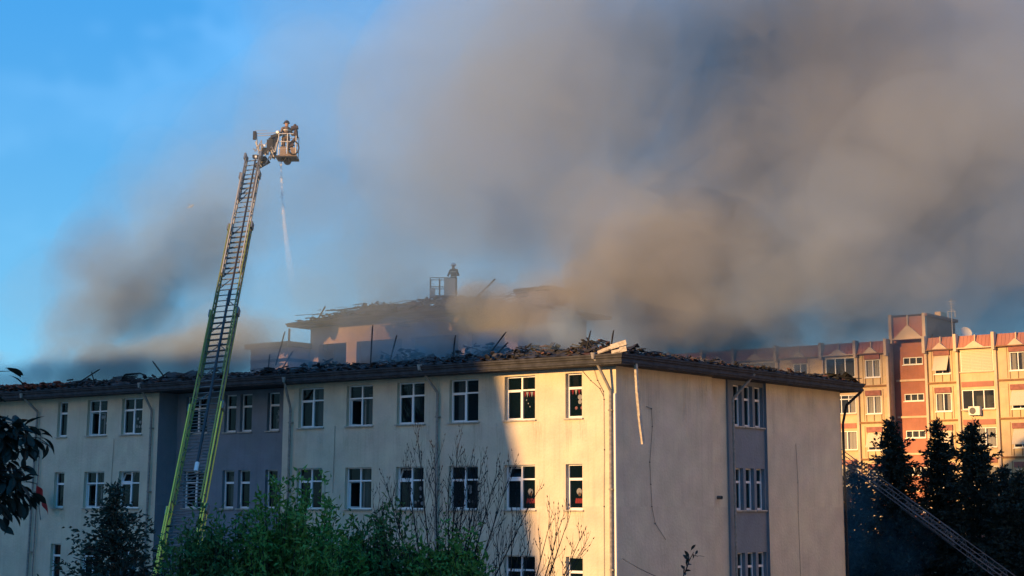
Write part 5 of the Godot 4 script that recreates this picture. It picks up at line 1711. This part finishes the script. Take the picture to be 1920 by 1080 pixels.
# ---------------------------------------------------------------- smoke: many overlapping puffs of thin absorbing, scattering air
func smoke() -> void:
	rng.seed = 905
	var cache := {}
	var plumes := {
		"pall": ["wide thin grey pall of smoke spread over the sky behind both buildings", []],
		"main": ["thick grey brown smoke plume rising to the right over the school", []],
		"veil": ["thin blue grey veil of smoke behind the yellow ladder", []],
		"left": ["dark grey smoke puffing up over the left end of the roof", []],
		"low": ["thin smoke lying along the burnt roof edge and the flank", []],
	}
	# plume, start, end, radius at start and end, spread at start and end, count, density at start and end, colour
	var brown := Color(0.80, 0.80, 0.72)
	var grey := Color(0.73, 0.80, 0.77)
	var blue := Color(0.68, 0.86, 0.88)
	var navy := Color(0.38, 0.52, 0.66)  # bluish shade over the raised roof, put into the smoke colour
	var dark := Color(0.40, 0.42, 0.45)
	var streams := [
		["main", Vector3(-17.5, 8.8, -28.7), Vector3(-10.7, 8.9, -36.3), 2.6, 2.6, 0.7, 0.6, 9, 0.11, 0.06, brown],
		["main", Vector3(-3.4, 8.8, -13.1), Vector3(1.6, 11.2, -18.3), 1.7, 2.1, 0.6, 0.8, 13, 0.03, 0.03, grey],
		["left", Vector3(-32.7, 7.2, -1.2), Vector3(-28.2, 13.6, -4.0), 1.8, 2.6, 1.2, 1.6, 16, 0.03, 0.018, blue],
		["main", Vector3(-9.5, 12.0, -28.0), Vector3(-4.0, 12.5, -31.0), 3.2, 3.4, 0.9, 0.9, 7, 0.03, 0.03, brown],
		["low", Vector3(-38.0, 6.2, -0.6), Vector3(-20.5, 6.6, -2.6), 1.3, 1.6, 0.35, 0.4, 16, 0.05, 0.05, blue],
		["low", Vector3(-20.0, 6.5, -2.5), Vector3(-5.0, 6.7, -5.2), 1.3, 1.5, 0.35, 0.4, 16, 0.05, 0.06, blue],
		["main", Vector3(2.0, 9.8, -10.0), Vector3(6.5, 19.5, -24.0), 2.6, 4.2, 1.6, 2.6, 14, 0.016, 0.018, grey],
		["main", Vector3(4.5, 8.6, -13.8), Vector3(9.0, 11.6, -19.5), 1.4, 1.9, 0.7, 0.9, 12, 0.03, 0.03, grey],
		["main", Vector3(-13.2, 10.0, -13.2), Vector3(-9.5, 9.2, -12.6), 1.0, 1.3, 0.5, 0.5, 12, 0.12, 0.12, brown],
		["wisp", Vector3(-7.5, 6.9, -8.9), Vector3(-2.3, 16.5, -16.5), 0.9, 1.8, 1.2, 2.6, 20, 0.03, 0.010, brown],
		["wisp", Vector3(-17.8, 7.0, -3.4), Vector3(-17.2, 21.5, -9.7), 0.9, 1.9, 1.2, 2.6, 18, 0.02, 0.008, grey],
		["wisp", Vector3(-4.7, 7.2, -10.4), Vector3(3.4, 16.0, -30.1), 0.9, 2.0, 1.2, 2.6, 20, 0.025, 0.010, grey],
		["main", Vector3(-14.4, 9.0, -9.6), Vector3(-8.4, 7.4, -8.0), 1.0, 1.2, 0.5, 0.6, 18, 0.1333, 0.1333, brown],
		["main", Vector3(-19.5, 9.6, -30.0), Vector3(-9.6, 10.9, -41.8), 1.8, 2.0, 0.9, 0.9, 14, 0.09, 0.03214, brown],
		["pall", Vector3(-53, 21, -44), Vector3(-42, 30, -50), 11, 13, 2, 2.5, 4, 0.004, 0.006, grey],
		["pall", Vector3(-42, 30, -50), Vector3(-18, 35, -80), 14, 16, 4, 5, 5, 0.0126, 0.014, brown],
		["pall", Vector3(-31, 17.6, -46), Vector3(-40, 19, -58), 5, 7, 1.5, 2, 5, 0.03, 0.022, brown],
		["pall", Vector3(-42, 22.5, -118), Vector3(-28, 33, -130), 15, 18, 4, 4, 6, 0.016, 0.016, grey],
		["main", Vector3(-9.6, 15.0, -35.0), Vector3(-2.0, 18.0, -45.0), 8.0, 9.0, 1.5, 1.5, 4, 0.009009, 0.009009, grey],
		["main", Vector3(-14.0, 20.0, -26.0), Vector3(-10.0, 33.0, -32.0), 11.0, 12.0, 2.0, 2.0, 4, 0.01255, 0.01158, brown],
		["main", Vector3(-4.0, 24.0, -38.0), Vector3(0.0, 33.0, -45.0), 11.0, 12.0, 2.0, 2.0, 4, 0.01255, 0.01158, brown],
		["main", Vector3(-12.5, 9.6, -16.0), Vector3(-10.5, 11.5, -23.0), 2.2, 4.0, 0.8, 1.0, 8, 0.08938, 0.05362, brown],
		["low", Vector3(-22.0, 8.0, -8.2), Vector3(-13.0, 9.2, -9.8), 1.0, 1.3, 0.6, 0.7, 26, 0.06, 0.11, navy],
		["main", Vector3(-9.9, 10.2, -21.3), Vector3(-6.1, 18.8, -24.8), 4.5, 7.0, 1.4, 2.4, 8, 0.01062, 0.007787, grey],
		["main", Vector3(-6.1, 18.8, -24.8), Vector3(-0.5, 26.5, -36.0), 7.5, 10, 2.6, 3.2, 8, 0.01062, 0.008494, brown],
		["main", Vector3(-15.6, 15.6, -17.9), Vector3(-15.8, 28.0, -20.6), 5.0, 8, 1.8, 2.4, 8, 0.01168, 0.009025, grey],
		["main", Vector3(-11.0, 26.0, -23.5), Vector3(-2.0, 34.0, -38.0), 9, 10, 2.8, 3.2, 7, 0.00794, 0.00695, grey],
		["main", Vector3(-3.8, 15.4, -34.5), Vector3(0.0, 21.0, -42.4), 4.5, 7.5, 1.6, 2.2, 8, 0.009204, 0.007078, grey],
		["main", Vector3(-8.9, 6.7, -9.9), Vector3(-7.5, 11.4, -15.1), 1.4, 2.6, 0.9, 1.8, 14, 0.04165, 0.02083, brown],
		["main", Vector3(-7.5, 11.4, -15.1), Vector3(-5.2, 18.4, -23.0), 2.4, 3.6, 2.1, 3.6, 14, 0.0162, 0.01018, brown],
		["main", Vector3(-12.2, 9.5, -11.9), Vector3(-15.2, 18.8, -17.7), 1.8, 3.4, 1.6, 3, 12, 0.02047, 0.01, grey],
		["main", Vector3(-4.0, 12.9, -30.4), Vector3(1.0, 19.9, -41.7), 2.6, 4, 3, 4.2, 12, 0.01273, 0.008184, grey],
		["main", Vector3(-7.0, 7.2, -11.3), Vector3(-5.5, 9.6, -30.0), 1.1, 2.4, 0.8, 1.5, 14, 0.04628, 0.01851, brown],
		["main", Vector3(-6.7, 11.0, -31.3), Vector3(0.1, 12.5, -42.8), 1.8, 2.4, 1.6, 2, 10, 0.01672, 0.01432, grey],
		["veil", Vector3(-19.2, 7.3, -4.4), Vector3(-20.5, 17.0, -11.4), 2.5, 4.5, 2.2, 3.6, 16, 0.022, 0.0154, blue],
		["veil", Vector3(-20.5, 17.0, -11.4), Vector3(-20.1, 28.3, -16.7), 4.5, 6, 3.5, 5, 14, 0.01008, 0.006787, blue],
		["veil", Vector3(-23.4, 8.5, -3.4), Vector3(-27.7, 16.2, -5.9), 2.5, 4, 2, 2.8, 14, 0.01646, 0.009257, blue],
		["left", Vector3(-39.5, 6.0, -0.8), Vector3(-23.5, 7.3, -4.7), 0.9, 1.7, 0.45, 0.8, 56, 0.092, 0.0805, grey],
		["left", Vector3(-32.2, 7.4, -2.1), Vector3(-28.6, 12.6, -3.4), 1.1, 2.0, 1.3, 2.0, 38, 0.055, 0.028, dark],
		["left", Vector3(-28.6, 11.4, -3.8), Vector3(-27.6, 15.1, -6.3), 1.6, 2.6, 1.5, 2.2, 23, 0.02875, 0.01725, blue],
		["left", Vector3(-34.8, 7.4, -1.2), Vector3(-32.2, 12.1, -2.1), 1.0, 1.6, 0.8, 1.2, 17, 0.02875, 0.0207, blue],
		["low", Vector3(-23.5, 5.9, 0.4), Vector3(-2.2, 6.2, -3.1), 0.45, 0.8, 0.25, 0.35, 42, 0.09, 0.09, blue],
		["low", Vector3(-21.0, 7.3, -5.5), Vector3(-12.4, 8.3, -9.4), 0.8, 1.1, 0.6, 0.9, 14, 0.02, 0.05, dark],
		["low", Vector3(-3.3, 1.8, -25.8), Vector3(-3.8, -3.4, -26.7), 1.0, 1.5, 0.7, 0.9, 18, 0.03375, 0.03375, dark],
		["low", Vector3(2.5, -1.2, -7.9), Vector3(2.1, 2.1, -11.9), 0.9, 1.2, 0.5, 0.7, 12, 0.01125, 0.015, grey],
	]
	var roots := {}
	for k in plumes:
		roots[k] = thing("smoke_plume", plumes[k][0], "smoke", Vector3.ZERO, "", "stuff")
	for s in streams:
		rng.seed = hash(str(s[1]) + str(s[2]))
		for i in s[7]:
			var t: float = (i + rng.randf()) / s[7]
			var r: float = lerpf(s[3], s[4], t) * rng.randf_range(0.65, 1.3)
			var p: Vector3 = s[1].lerp(s[2], t) + Vector3(rng.randfn(), rng.randfn() * 0.7, rng.randfn()) * lerpf(s[5], s[6], t)
			var f := FogVolume.new()
			f.shape = RenderingServer.FOG_VOLUME_SHAPE_ELLIPSOID
			f.name = "puff"
			var flow: Vector3 = (Vector3(s[2] - s[1]).normalized() + Vector3(rng.randfn(), rng.randfn(), rng.randfn()) * 0.45).normalized()
			var across := flow.cross(rand_dir()).normalized()
			f.transform = Transform3D(Basis(flow, across, flow.cross(across)), p)
			f.size = Vector3(rng.randf_range(1.1, 1.9) * (1.5 if s[0] == "wisp" else 1.0), rng.randf_range(0.55, 0.9), rng.randf_range(0.8, 1.15)) * r * 2.0
			var dens := maxf(0.004, snappedf(lerpf(s[8], s[9], t) * rng.randf_range(0.7, 1.3), 0.002))
			var key := "%s %.3f" % [s[10], dens]
			if not cache.has(key):
				var m := FogMaterial.new()
				m.albedo = Color(s[10]).linear_to_srgb()
				m.density = dens
				cache[key] = m
			f.material = cache[key]
			roots["main" if s[0] == "wisp" else s[0]].add_child(f, true)
